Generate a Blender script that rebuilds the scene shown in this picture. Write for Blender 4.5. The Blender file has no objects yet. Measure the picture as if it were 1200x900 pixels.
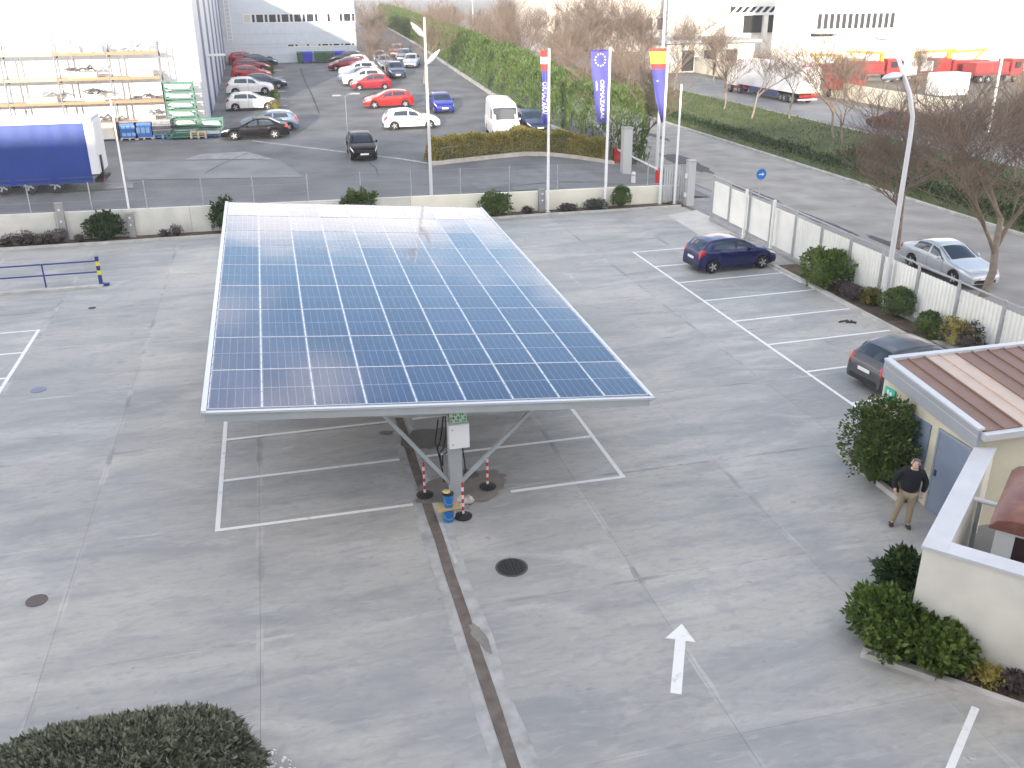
import bpy, math, random
import numpy as np
from mathutils import Vector, Matrix
random.seed(7); rng = np.random.default_rng(11)
R = math.radians
scene = bpy.context.scene
col = scene.collection

# ------------------------------------------------------------------ camera
CAM_H = 11.6; FPX = 1083.0
def _n(v): return v / np.linalg.norm(v)
_up = -_n(np.array([19.0, 2550.0, FPX]))
_v1 = np.array([-298.0, -458.0, FPX])
_Y = _n(_v1 - np.dot(_v1, _up) * _up); _X = np.cross(_Y, _up)
CR = np.stack([_X, _Y, _up])                    # camera (x right, y down, z forward) -> world
cam_d = bpy.data.cameras.new('camera'); cam = bpy.data.objects.new('camera', cam_d); col.objects.link(cam)
cam_d.sensor_width = 36; cam_d.lens = 36 * FPX / 1200; cam_d.clip_start = .1; cam_d.clip_end = 5000
r_, u_, b_ = CR @ np.array([1., 0, 0]), CR @ np.array([0, -1., 0]), CR @ np.array([0, 0, -1.])
cam.matrix_world = Matrix(((r_[0], u_[0], b_[0], 0), (r_[1], u_[1], b_[1], 0), (r_[2], u_[2], b_[2], CAM_H), (0, 0, 0, 1)))
scene.camera = cam

# ------------------------------------------------------------------ sky, sun, exposure
SUN_EL = R(9.5); SUN_AZ = R(20)                 # light travels towards +Y, turned 20 degrees to +X
w = bpy.data.worlds.new('World'); scene.world = w; w.use_nodes = True
nt = w.node_tree; nt.nodes.clear()
def wn(t, **k):
    n = nt.nodes.new(t)
    for a, b in k.items(): setattr(n, a, b)
    return n
def wm(op, a, b=None):
    n = wn('ShaderNodeMath', operation=op)
    for i, v in enumerate((a, b)):
        if v is None: continue
        if hasattr(v, 'links') or hasattr(v, 'is_output'): nt.links.new(v, n.inputs[i])
        else: n.inputs[i].default_value = v
    return n.outputs[0]
sky = wn('ShaderNodeTexSky', sky_type='NISHITA'); sky.sun_disc = False
sky.sun_elevation = SUN_EL; sky.sun_rotation = R(180) + SUN_AZ
sky.air_density = 1.0; sky.dust_density = 0.6; sky.ozone_density = 1.2
tc = wn('ShaderNodeTexCoord'); sp = wn('ShaderNodeSeparateXYZ'); nt.links.new(tc.outputs['Generated'], sp.inputs[0])
zz = wm('ADD', wm('MAXIMUM', sp.outputs[2], 0.0), 0.16)
cb = wn('ShaderNodeCombineXYZ'); nt.links.new(wm('DIVIDE', sp.outputs[0], zz), cb.inputs[0]); nt.links.new(wm('DIVIDE', sp.outputs[1], zz), cb.inputs[1])
cn = wn('ShaderNodeTexNoise'); cn.inputs['Scale'].default_value = 1.15; cn.inputs['Detail'].default_value = 7; cn.inputs['Roughness'].default_value = .55
cn.inputs['Distortion'].default_value = .3
nt.links.new(cb.outputs[0], cn.inputs['Vector'])
cr = wn('ShaderNodeValToRGB'); cr.color_ramp.elements[0].position = .49; cr.color_ramp.elements[1].position = .64
bank = wm('MULTIPLY', wm('SUBTRACT', 0.33, wm('MINIMUM', wm('MAXIMUM', sp.outputs[2], 0.0), 0.33)), 1.25)   # more cloud low down, all round
nt.links.new(wm('ADD', cn.outputs['Fac'], bank), cr.inputs[0])
mx = wn('ShaderNodeMix', data_type='RGBA'); nt.links.new(cr.outputs[0], mx.inputs[0])
nt.links.new(sky.outputs[0], mx.inputs[6]); mx.inputs[7].default_value = (9.0, 8.0, 7.4, 1)
bg = wn('ShaderNodeBackground'); bg.inputs[1].default_value = .10
nt.links.new(mx.outputs[2], bg.inputs[0]); out = wn('ShaderNodeOutputWorld'); nt.links.new(bg.outputs[0], out.inputs[0])
sl = bpy.data.lights.new('sun', 'SUN'); sun = bpy.data.objects.new('sun', sl); col.objects.link(sun)
sl.energy = 2.0; sl.angle = R(1.0); sl.color = (1, .90, .76)
sd = Vector((math.sin(SUN_AZ) * math.cos(SUN_EL), math.cos(SUN_AZ) * math.cos(SUN_EL), -math.sin(SUN_EL)))
sun.rotation_euler = sd.to_track_quat('-Z', 'Y').to_euler(); sun.location = (-20, -60, 40)
vs = scene.view_settings; vs.view_transform = 'Standard'; vs.look = 'None'; vs.exposure = 2.25; vs.gamma = 1

# ------------------------------------------------------------------ pixel -> place helpers
def ray(px, py): return CR @ np.array([px - 600.0, py - 450.0, FPX])
def G(px, py, z=0.0):
    d = ray(px, py); t = (z - CAM_H) / d[2]; return np.array([d[0] * t, d[1] * t, z])
def AY(px, py, y):
    d = ray(px, py); t = y / d[1]; return np.array([d[0] * t, y, CAM_H + d[2] * t])
def AX(px, py, x):
    d = ray(px, py); t = x / d[0]; return np.array([x, d[1] * t, CAM_H + d[2] * t])
def ss(a, b, x):
    t = min(1, max(0, (x - a) / (b - a))); return t * t * (3 - 2 * t)
def T(x, y):                                     # height of the raised yard behind the low wall
    if y < 51: return 0.0
    yz = 1.05 + (y - 51) / 9 * .7 if y < 60 else 1.75 + .027 * (y - 60)
    k = ss(60, 68, y); xa = 15 + 9 * k; xb = 27 - k
    return yz * (1 - ss(xa, xb, x))
def GT(px, py):
    z = 0.0
    for i in range(60):
        p = G(px, py, z); z = .5 * z + .5 * T(p[0], p[1])
    return p

# ------------------------------------------------------------------ materials
MATS = {}
def base_mat(name):
    m = bpy.data.materials.new(name); m.use_nodes = True
    n = m.node_tree.nodes; l = m.node_tree.links
    return m, n, l, n['Principled BSDF']
def mat(name, c, rough=.6, metal=0.0, var=.0, vs_=2.0, bump=0.0, bs=30.0, c2=None, spec=.5, coat=0.0, thresh=None, isl=0.0, objvar=0.0):
    if name in MATS: return MATS[name]
    m, n, l, p = base_mat(name); MATS[name] = m
    p.inputs['Roughness'].default_value = rough; p.inputs['Metallic'].default_value = metal
    p.inputs['Specular IOR Level'].default_value = spec
    p.inputs['Coat Weight'].default_value = coat; p.inputs['Coat Roughness'].default_value = .06
    c = tuple(c) + (1,); p.inputs['Base Color'].default_value = c
    src = None
    if var or c2:
        g = n.new('ShaderNodeNewGeometry'); t = n.new('ShaderNodeTexNoise'); t.inputs['Scale'].default_value = vs_; t.inputs['Detail'].default_value = 6
        l.new(g.outputs['Position'], t.inputs['Vector'])
        r = n.new('ShaderNodeValToRGB'); l.new(t.outputs['Fac'], r.inputs[0])
        lo = tuple(x * (1 - var) for x in c[:3]) + (1,); hi = (tuple(c2) + (1,)) if c2 else tuple(min(1, x * (1 + var)) for x in c[:3]) + (1,)
        a, b = thresh or (.3, .7)
        r.color_ramp.elements[0].position = a; r.color_ramp.elements[1].position = b
        r.color_ramp.elements[0].color = lo; r.color_ramp.elements[1].color = hi
        src = r.outputs[0]
    if isl or objvar:
        h = n.new('ShaderNodeHueSaturation'); mr = n.new('ShaderNodeMapRange')
        k = isl or objvar
        mr.inputs['To Min'].default_value = 1 - k; mr.inputs['To Max'].default_value = 1 + k
        if isl:
            g2 = n.new('ShaderNodeNewGeometry'); l.new(g2.outputs['Random Per Island'], mr.inputs[0])
        else:
            g2 = n.new('ShaderNodeObjectInfo'); l.new(g2.outputs['Random'], mr.inputs[0])
        l.new(mr.outputs[0], h.inputs['Value'])
        if src: l.new(src, h.inputs['Color'])
        else: h.inputs['Color'].default_value = c
        src = h.outputs[0]
    if src: l.new(src, p.inputs['Base Color'])
    if bump:
        g = n.new('ShaderNodeNewGeometry'); t = n.new('ShaderNodeTexNoise'); t.inputs['Scale'].default_value = bs; t.inputs['Detail'].default_value = 5
        l.new(g.outputs['Position'], t.inputs['Vector'])
        b = n.new('ShaderNodeBump'); b.inputs['Strength'].default_value = bump; b.inputs['Distance'].default_value = .02
        l.new(t.outputs['Fac'], b.inputs['Height']); l.new(b.outputs[0], p.inputs['Normal'])
    return m
def leafmat(name, c, c2, rough=.5, vs_=1.2, trans=.25):
    if name in MATS: return MATS[name]
    m, n, l, p = base_mat(name); MATS[name] = m
    g = n.new('ShaderNodeNewGeometry'); t = n.new('ShaderNodeTexNoise'); t.inputs['Scale'].default_value = vs_; t.inputs['Detail'].default_value = 4
    l.new(g.outputs['Position'], t.inputs['Vector'])
    ad = n.new('ShaderNodeMath'); ad.operation = 'MULTIPLY_ADD'; l.new(g.outputs['Random Per Island'], ad.inputs[0]); ad.inputs[1].default_value = .6
    l.new(t.outputs['Fac'], ad.inputs[2])
    r = n.new('ShaderNodeValToRGB'); l.new(ad.outputs[0], r.inputs[0])
    r.color_ramp.elements[0].position = .45; r.color_ramp.elements[1].position = 1.15
    r.color_ramp.elements[0].color = tuple(c) + (1,); r.color_ramp.elements[1].color = tuple(c2) + (1,)
    l.new(r.outputs[0], p.inputs['Base Color']); p.inputs['Roughness'].default_value = rough; p.inputs['Specular IOR Level'].default_value = .35
    tr = n.new('ShaderNodeBsdfTranslucent'); l.new(r.outputs[0], tr.inputs[0])
    mxs = n.new('ShaderNodeMixShader'); mxs.inputs[0].default_value = trans
    l.new(p.outputs[0], mxs.inputs[1]); l.new(tr.outputs[0], mxs.inputs[2]); l.new(mxs.outputs[0], n['Material Output'].inputs[0])
    return m

# ------------------------------------------------------------------ mesh builder
class MB:
    def __init__(s): s.v = []; s.f = []; s.m = []; s.cur = 0
    def add(s, vs, fs, mi=None):
        o = len(s.v); s.v += [tuple(map(float, q)) for q in vs]
        for f in fs: s.f.append(tuple(i + o for i in f)); s.m.append(s.cur if mi is None else mi)
        return s
    def box(s, c, d, rz=0.0, mat4=None, mi=None):
        x, y, z = d[0] / 2, d[1] / 2, d[2] / 2
        vs = [(sx * x, sy * y, sz * z) for sz in (-1, 1) for sy in (-1, 1) for sx in (-1, 1)]
        if mat4 is not None: vs = [mat4 @ Vector(q) for q in vs]
        elif rz:
            a, b = math.cos(rz), math.sin(rz); vs = [(a * q[0] - b * q[1], b * q[0] + a * q[1], q[2]) for q in vs]
        vs = [(q[0] + c[0], q[1] + c[1], q[2] + c[2]) for q in vs]
        return s.add(vs, [(0, 2, 3, 1), (4, 5, 7, 6), (0, 1, 5, 4), (2, 6, 7, 3), (0, 4, 6, 2), (1, 3, 7, 5)], mi)
    def bb(s, x0, x1, y0, y1, z0, z1, mi=None):
        return s.box(((x0 + x1) / 2, (y0 + y1) / 2, (z0 + z1) / 2), (x1 - x0, y1 - y0, z1 - z0), mi=mi)
    def bar(s, a, b, wd, ht=None, mi=None):     # rectangular bar from a to b
        a, b = Vector(a), Vector(b); d = b - a
        q = d.to_track_quat('X', 'Z').to_matrix()
        return s.box((a + b) / 2, (d.length, wd, ht or wd), mat4=q, mi=mi)
    def tube(s, pts, r, n=8, cap=True, mi=None):
        pts = [Vector(p) for p in pts]; rs = r if isinstance(r, (list, tuple)) else [r] * len(pts)
        vs = []; fs = []
        for i, p in enumerate(pts):
            d = (pts[min(i + 1, len(pts) - 1)] - pts[max(i - 1, 0)]).normalized()
            a = d.cross(Vector((0, 0, 1))) if abs(d.z) < .95 else d.cross(Vector((1, 0, 0)))
            a.normalize(); b = d.cross(a)
            for k in range(n):
                t = 2 * math.pi * k / n; vs.append(p + (a * math.cos(t) + b * math.sin(t)) * rs[i])
        for i in range(len(pts) - 1):
            for k in range(n):
                fs.append((i * n + k, i * n + (k + 1) % n, (i + 1) * n + (k + 1) % n, (i + 1) * n + k))
        if cap: fs.append(tuple(range(n))[::-1]); fs.append(tuple((len(pts) - 1) * n + k for k in range(n)))
        return s.add(vs, fs, mi)
    def lathe(s, prof, c=(0, 0, 0), n=16, axis='z', mi=None):
        vs = []; fs = []
        for r, h in prof:
            for k in range(n):
                t = 2 * math.pi * k / n; a, b = r * math.cos(t), r * math.sin(t)
                q = (a, b, h) if axis == 'z' else ((a, h, b) if axis == 'y' else (h, a, b))
                vs.append((q[0] + c[0], q[1] + c[1], q[2] + c[2]))
        for i in range(len(prof) - 1):
            for k in range(n): fs.append((i * n + k, i * n + (k + 1) % n, (i + 1) * n + (k + 1) % n, (i + 1) * n + k))
        fs.append(tuple(range(n))[::-1]); fs.append(tuple((len(prof) - 1) * n + k for k in range(n)))
        return s.add(vs, fs, mi)
    def prism(s, poly, z0, z1, mi=None):
        n = len(poly); vs = [(p[0], p[1], z0) for p in poly] + [(p[0], p[1], z1) for p in poly]
        fs = [tuple(range(n))[::-1], tuple(range(n, 2 * n))] + [(i, (i + 1) % n, n + (i + 1) % n, n + i) for i in range(n)]
        return s.add(vs, fs, mi)
    def sheet(s, poly, mi=None):
        return s.add(poly, [tuple(range(len(poly)))], mi)
    def mesh(s, name, mats, smooth=False):
        me = bpy.data.meshes.new(name); me.from_pydata(s.v, [], s.f)
        for m in (mats if isinstance(mats, (list, tuple)) else [mats]): me.materials.append(m)
        if any(s.m): me.polygons.foreach_set('material_index', s.m)
        if smooth:
            me.polygons.foreach_set('use_smooth', [True] * len(me.polygons)); 
            if smooth == 'auto': me.set_sharp_from_angle(angle=R(35))
        me.update(); return me
    def build(s, name, mats, parent=None, loc=None, smooth=False, **t):
        return link(name, s.mesh(name, mats, smooth), parent, loc, **t)
def link(name, me, parent=None, loc=None, rz=0.0, **t):
    o = bpy.data.objects.new(name, me); col.objects.link(o)
    if parent is not None: o.parent = parent
    if loc is not None: o.location = loc
    if rz: o.rotation_euler = (0, 0, rz)
    return tag(o, **t)
def tag(o, label=None, cat=None, group=None, kind=None):
    for k, v in (('label', label), ('category', cat), ('group', group), ('kind', kind)):
        if v: o[k] = v
    return o
def thing(name, label, cat, loc=(0, 0, 0), rz=0.0, group=None):
    o = bpy.data.objects.new(name, None); col.objects.link(o); o.location = loc; o.rotation_euler = (0, 0, rz); o.empty_display_size = .2
    return tag(o, label, cat, group)
KIDS = {}
def copy_tree(o, parent=None):
    c = o.copy(); col.objects.link(c); c.parent = parent
    for ch in o.children: copy_tree(ch, c)
    return c

# leaf cloud: n rhombic leaves at given points
def leaves(pts, nrm, size, up=.0, spread=.9, asp=.5):
    n = len(pts); d = rng.normal(size=(n, 3)); d += nrm * spread; d[:, 2] += up
    d /= np.linalg.norm(d, axis=1)[:, None]
    s = np.cross(d, rng.normal(size=(n, 3))); s /= np.linalg.norm(s, axis=1)[:, None]
    L = (size * rng.uniform(.6, 1.3, n))[:, None]; W = L * asp
    v = np.stack([pts, pts + d * L * .5 + s * W * .5, pts + d * L, pts + d * L * .5 - s * W * .5], 1).reshape(-1, 3)
    f = np.arange(4 * n).reshape(n, 4)
    return v, f
def np_mesh(name, v, f, m, smooth=False):
    me = bpy.data.meshes.new(name); k = f.shape[1]
    me.vertices.add(len(v)); me.vertices.foreach_set('co', v.astype(np.float32).ravel())
    me.loops.add(f.size); me.loops.foreach_set('vertex_index', f.astype(np.int32).ravel())
    me.polygons.add(len(f)); me.polygons.foreach_set('loop_start', np.arange(0, f.size, k, dtype=np.int32))
    me.materials.append(m); me.update(calc_edges=True); me.validate(); return me
def lump(P, seed=0, amp=.25, fr=1.4):           # cheap smooth 3d lumpiness
    q = np.random.default_rng(seed); out = np.zeros(len(P))
    for k in range(5):
        a = q.normal(size=3) * fr * (1 + k * .7); out += np.sin(P @ a + q.uniform(0, 6.3)) / (1 + k * .6)
    return out * amp / 2
def shrub(name, label, loc, size, n, leaf, m, seed=1, group=None, cat='shrub', up=.2, asp=.5, core='core_dark', flat=.0, rough=.18, stems=3):
    rx, ry, rz = size
    u = rng.normal(size=(n, 3)); u /= np.linalg.norm(u, axis=1)[:, None]
    u[:, 2] = np.where(u[:, 2] < -.55, -u[:, 2], u[:, 2])
    k = (1 + lump(u * 2.2, seed, rough * 2, 1.5)) * (rng.uniform(.0, 1, n) ** .30 * .42 + .60)
    p = u * k[:, None] * np.array([rx, ry, rz]); 
    if flat: p[:, 2] = np.minimum(p[:, 2], rz * flat + rng.normal(size=n) * rz * .05)
    p[:, 2] += rz * .92; p[:, 2] = np.maximum(p[:, 2], .03)
    v, f = leaves(p, u, leaf, up, 1.0, asp)
    t = thing(name, label, cat, loc, group=group)
    link('foliage', np_mesh('foliage', v, f, m), t)
    nu, nv = 14, 8; cv = []
    for j in range(nv + 1):
        for i in range(nu):
            a, b = 2 * math.pi * i / nu, math.pi * j / nv; d = np.array([[math.sin(b) * math.cos(a), math.sin(b) * math.sin(a), math.cos(b)]])
            kk = .70 * (1 + lump(d * 2.2, seed, rough * 2, 1.5)[0]); cv.append((d[0, 0] * kk * rx, d[0, 1] * kk * ry, max(.04, min(d[0, 2] * kk * rz, rz * .8) + rz * .92)))
    cm = MB(); cm.add(cv, [(j * nu + i, (j + 1) * nu + i, (j + 1) * nu + (i + 1) % nu, j * nu + (i + 1) % nu) for j in range(nv) for i in range(nu)]); cm.build('inner_foliage', m, t)
    st = MB()
    for i in range(stems):
        a = 6.28 * i / stems + seed; st.tube([(0.06 * math.cos(a), .06 * math.sin(a), -.03), (rx * .3 * math.cos(a), ry * .3 * math.sin(a), rz * .8), (rx * .55 * math.cos(a), ry * .55 * math.sin(a), rz * 1.3)], [.03, .02, .008], 5)
    st.build('stem', mat('bark_dark', (.06, .045, .035), .9), t)
    return t
# ================================================================== SURFACE MATERIALS
def concrete_mat():
    m, n, l, p = base_mat('lot_concrete'); MATS['lot_concrete'] = m
    g = n.new('ShaderNodeNewGeometry')
    def noise(scale, sc=(1, 1, 1), det=6, dist=0.0, off=(0, 0, 0)):
        mp = n.new('ShaderNodeMapping'); mp.inputs['Scale'].default_value = sc; mp.inputs['Location'].default_value = off; l.new(g.outputs['Position'], mp.inputs[0])
        t = n.new('ShaderNodeTexNoise'); t.inputs['Scale'].default_value = scale; t.inputs['Detail'].default_value = det; t.inputs['Distortion'].default_value = dist
        l.new(mp.outputs[0], t.inputs['Vector']); return t.outputs['Fac']
    def ramp(f, a, b, ca, cb):
        r = n.new('ShaderNodeValToRGB'); r.color_ramp.elements[0].position = a; r.color_ramp.elements[1].position = b
        r.color_ramp.elements[0].color = ca + (1,); r.color_ramp.elements[1].color = cb + (1,); l.new(f, r.inputs[0]); return r.outputs[0]
    def mix(fac, a, b, bt='MIX'):
        x = n.new('ShaderNodeMix'); x.data_type = 'RGBA'; x.blend_type = bt
        for i, q in ((0, fac), (6, a), (7, b)):
            if hasattr(q, 'is_output'): l.new(q, x.inputs[i])
            else: x.inputs[i].default_value = q
        return x.outputs[2]
    c = ramp(noise(.16, det=4), .35, .66, (.315, .318, .315), (.47, .45, .405))
    c = mix(ramp(noise(.8, (.3, 1.2, 1), 10, .9), .45, .66, (0, 0, 0), (.62, .62, .62)), c, (.232, .242, .25, 1))       # trowel streaks
    c = mix(ramp(noise(.6, (.4, 1.2, 1), 10, 1.2, (7, 3, 0)), .52, .72, (0, 0, 0), (.65, .65, .65)), c, (.53, .515, .48, 1))  # pale worn
    c = mix(ramp(noise(1.7, (.7, 1, 1), 8, .6, (3, 9, 0)), .56, .75, (0, 0, 0), (.5, .5, .5)), c, (.25, .26, .275, 1))
    c = mix(ramp(noise(9, (1, 1, 1), 4), .3, .7, (0, 0, 0), (.22, .22, .22)), c, (.28, .28, .28, 1))
    c = mix(ramp(noise(2.6, (1, 1, 1), 3, 0, (31, 7, 0)), .70, .76, (0, 0, 0), (.5, .5, .5)), c, (.17, .17, .175, 1))       # oil spots
    # pale mortar smears and dark grime along the joints, broken up by noise
    sx = n.new('ShaderNodeSeparateXYZ'); l.new(g.outputs['Position'], sx.inputs[0])
    def mth(op, a, b=None):
        q = n.new('ShaderNodeMath'); q.operation = op
        for i, v in enumerate((a, b)):
            if v is None: continue
            if hasattr(v, 'is_output'): l.new(v, q.inputs[i])
            else: q.inputs[i].default_value = v
        return q.outputs[0]
    wob = mth('MULTIPLY', mth('SUBTRACT', noise(1.3, det=4), .5), .16)
    def near(axis, org, per, wd):
        c_ = mth('ADD', mth('SUBTRACT', sx.outputs[axis], org), wob); fr_ = mth('FRACT', mth('ADD', mth('DIVIDE', c_, per), 50.5)); return mth('LESS_THAN', mth('MULTIPLY', mth('ABSOLUTE', mth('SUBTRACT', fr_, .5)), per), wd)
    nj = mth('MAXIMUM', near(0, 2.70, 3.94, .075), near(1, 1.6, 4.6, .06))
    c = mix(mth('MULTIPLY', nj, ramp(noise(.55, det=5, off=(5, 5, 0)), .50, .62, (0, 0, 0), (.55, .55, .55))), c, (.52, .51, .48, 1))
    c = mix(mth('MULTIPLY', nj, ramp(noise(.5, det=5, off=(15, 1, 0)), .52, .64, (0, 0, 0), (.6, .6, .6))), c, (.19, .195, .20, 1))
    c = mix(ramp(noise(6, (.5, 1.2, 1), 9, .4, (1, 4, 0)), .50, .72, (0, 0, 0), (.45, .45, .45)), c, (.24, .25, .255, 1))
    c = mix(ramp(noise(3.2, (.4, 1.5, 1), 9, 1.5, (9, 4, 0)), .56, .72, (0, 0, 0), (.28, .28, .28)), c, (.52, .51, .48, 1))
    oi = n.new('ShaderNodeObjectInfo'); mr = n.new('ShaderNodeMapRange'); mr.inputs['To Min'].default_value = .94; mr.inputs['To Max'].default_value = 1.06
    l.new(oi.outputs['Random'], mr.inputs[0]); h = n.new('ShaderNodeHueSaturation'); l.new(mr.outputs[0], h.inputs['Value']); l.new(c, h.inputs['Color'])
    l.new(h.outputs[0], p.inputs['Base Color'])
    rr = n.new('ShaderNodeMapRange'); rr.inputs['To Min'].default_value = .42; rr.inputs['To Max'].default_value = .8
    l.new(noise(.7, (.5, 1.4, 1), 6, .5, (2, 2, 0)), rr.inputs[0]); l.new(rr.outputs[0], p.inputs['Roughness'])
    b = n.new('ShaderNodeBump'); b.inputs['Strength'].default_value = .25; b.inputs['Distance'].default_value = .01
    l.new(noise(28, det=5), b.inputs['Height']); l.new(b.outputs[0], p.inputs['Normal'])
    return m
CONC = concrete_mat()
ASPH = mat('asphalt', (.15, .153, .157), .85, var=.3, vs_=.35, bump=.3, bs=60)
ASPH2 = mat('road_asphalt', (.30, .285, .265), .85, var=.22, vs_=.5, bump=.3, bs=60)
PATCH = mat('yard_concrete', (.20, .207, .215), .8, var=.2, vs_=.5, bump=.2)
EARTH = mat('earth', (.10, .075, .05), .95, var=.4, vs_=3, bump=.8, bs=25)
GRASS = mat('grass_ground', (.055, .075, .022), .95, c2=(.10, .11, .04), vs_=.6, bump=.8, bs=18)
def paint_mat(name, c, wear=.52):
    m, n, l, p = base_mat(name); MATS[name] = m
    p.inputs['Base Color'].default_value = tuple(c) + (1,); p.inputs['Roughness'].default_value = .65
    g = n.new('ShaderNodeNewGeometry'); t = n.new('ShaderNodeTexNoise'); t.inputs['Scale'].default_value = 4; t.inputs['Detail'].default_value = 9; t.inputs['Roughness'].default_value = .7
    l.new(g.outputs['Position'], t.inputs['Vector']); r = n.new('ShaderNodeValToRGB'); l.new(t.outputs['Fac'], r.inputs[0])
    r.color_ramp.elements[0].position = wear - .16; r.color_ramp.elements[1].position = wear + .1
    r.color_ramp.elements[0].color = (1, 1, 1, 1); r.color_ramp.elements[1].color = (.5, .5, .5, 1)
    l.new(r.outputs[0], p.inputs['Alpha']); return m
PAINT = paint_mat('white_marking', (.80, .80, .78), .70)
PAINT_OLD = paint_mat('worn_marking', (.66, .66, .65), .42)
WALLW = mat('painted_concrete_wall', (.62, .61, .55), .8, var=.12, vs_=1.2, bump=.15)
STEEL = mat('galvanised', (.46, .48, .50), .45, .6, var=.1)
DARKM = mat('dark_metal', (.03, .03, .035), .5)
RUBBER = mat('rubber', (.02, .02, .021), .75)
WHITEP = mat('white_paint', (.80, .80, .80), .4, var=.03)

# ================================================================== GROUND
MB().sheet([(-900, -300, -.06), (1500, -300, -.06), (1500, 2500, -.06), (-900, 2500, -.06)]).build('ground', mat('far_ground', (.13, .125, .10), .95, var=.35, vs_=.03), kind='structure')
# the lot: cast slabs over a dark bed
lot = MB().sheet([(-33, -40, -.03), (22.9, -40, -.03), (22.9, 49.6, -.03), (-33, 49.6, -.03)]).build('parking_lot', mat('joint_filler', (.28, .28, .275), .95, var=.3, vs_=8), kind='structure')
slab_me = MB().bb(-.5, .5, -.5, .5, -.03, 0).mesh('slab', CONC)
JX, JY = 3.94, 4.6
for i in range(-8, 6):
    for j in range(-1, 11):
        x0, x1 = 2.70 + i * JX, 2.70 + (i + 1) * JX; y0, y1 = 1.6 + j * JY, 1.6 + (j + 1) * JY
        if x0 < -29 or x0 > 22.5 or y0 > 49.3: continue
        x1 = min(x1, 22.7); y1 = min(y1, 49.4)
        o = link('slab', slab_me, lot, ((x0 + x1) / 2, (y0 + y1) / 2, random.uniform(-.0015, .0015))); o.scale = (x1 - x0 - .005, y1 - y0 - .005, 1)
def jag(a, b, wd, n=40, amp=.02, seed=0):        # strip polygon with uneven edges
    q = random.Random(seed); a, b = Vector(a), Vector(b); d = (b - a); nn = Vector((-d.y, d.x)).normalized()
    def jit():
        f = [(q.uniform(.02, .4), q.uniform(0, 6.3)) for _ in range(6)]; return lambda t: amp * sum(math.sin(a_ * t + b_) for a_, b_ in f) / 2.2 + q.uniform(-amp, amp) * .18
    j1, j2 = jit(), jit()
    L = [a + d * t / n + nn * (wd / 2 + j1(t)) for t in range(n + 1)]
    S = [a + d * t / n - nn * (wd / 2 + j2(t)) for t in range(n + 1)]
    return L, S
def strip(a, b, wd, z, m, name, n=40, amp=.02, seed=0, **k):
    L, S = jag(a, b, wd, n, amp, seed); vs = [(p.x, p.y, z) for p in L] + [(p.x, p.y, z) for p in S]
    fs = [(i, n + 1 + i, n + 2 + i, i + 1) for i in range(n)]
    mb = MB(); mb.add(vs, fs); return mb.build(name, m, **k)
# drain trench down the middle of the lot
TR0, TR1 = 4.0, 38.0
trench = strip((2.78, TR0), (2.78, TR1), .72, .004, mat('trench_border', (.37, .37, .36), .85, var=.22, vs_=3), 'drain_trench', 240, .022, 3, kind='structure')
strip((2.73, TR0), (2.80, TR1), .235, .009, mat('trench_fill', (.105, .085, .072), .9, c2=(.17, .145, .125), vs_=4, bump=.5), 'trench_infill', 240, .007, 5, parent=trench)
strip((2.94, 17.0), (3.02, TR1), .13, .0075, mat('trench_mortar', (.46, .455, .44), .9, var=.15, vs_=5), 'mortar_strip', 120, .025, 6, parent=trench)
def blob(px, py, rx, ry, z, m, name, seed, rot=0, **k):
    q = np.random.default_rng(seed); n = 90; pts = []; ph = q.uniform(0, 6.3, 14); c = G(px, py)
    for i in range(n):
        t = 2 * math.pi * i / n; r = 1 + sum(.15 / (j * .6 + 1) * math.sin((j + 1) * t + ph[j]) for j in range(14))
        a, b = rx * r * math.cos(t), ry * r * math.sin(t); pts.append((c[0] + a * math.cos(rot) - b * math.sin(rot), c[1] + a * math.sin(rot) + b * math.cos(rot), z))
    return MB().sheet(pts).build(name, m, kind='structure', **k)
WET = mat('wet_concrete', (.13, .125, .115), .28, var=.2, vs_=2)
WET2 = mat('damp_concrete', (.205, .19, .17), .45, var=.2, vs_=2)
blob(548, 573, 1.15, .75, .012, WET2, 'damp_stain', 4, .3); blob(567, 562, .62, .38, .016, WET2, 'damp_stain', 9, .5)
blob(513, 514, .85, .7, .012, WET, 'damp_stain', 14, .1); blob(549, 556, .33, .22, .02, WET, 'damp_stain', 21)
blob(561, 745, .12, .45, .012, WET2, 'damp_stain', 33, .15); blob(452, 507, .2, .12, .012, WET, 'damp_stain', 35)
# painted markings
def line(a, b, wd=.12, z=.0045, m=PAINT, seed=0): return strip(a, b, wd, z, m, 'parking_line', 14, .004, seed, kind='structure')
# bays under the canopy
for k in range(8):
    y = 19.78 + k * 2.46
    line((-2.16, y), (2.42, y), seed=k); line((4.9 if k == 0 else 3.14, y), (7.86, y), seed=k + 20)
line((-2.2, 19.72), (-2.2, 37.1), z=.008); line((7.9, 19.72), (7.9, 37.1), z=.008)
# bays by the fence
for k in range(9):
    y = 19.72 + k * 2.62
    line((16.27, y), (21.35, y + .18), seed=40 + k)
line((16.2, 19.0), (16.27, 40.75), z=.008); line((21.36, 34.0), (21.36, 38.3), z=.008)
# bays at the left edge
line((-9.25, 28.0), (-9.28, 36.25), .13, z=.008)
for k in range(4): line((-14.3, 28.9 + k * 2.42), (-9.28, 28.9 + k * 2.42), seed=70 + k)
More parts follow.
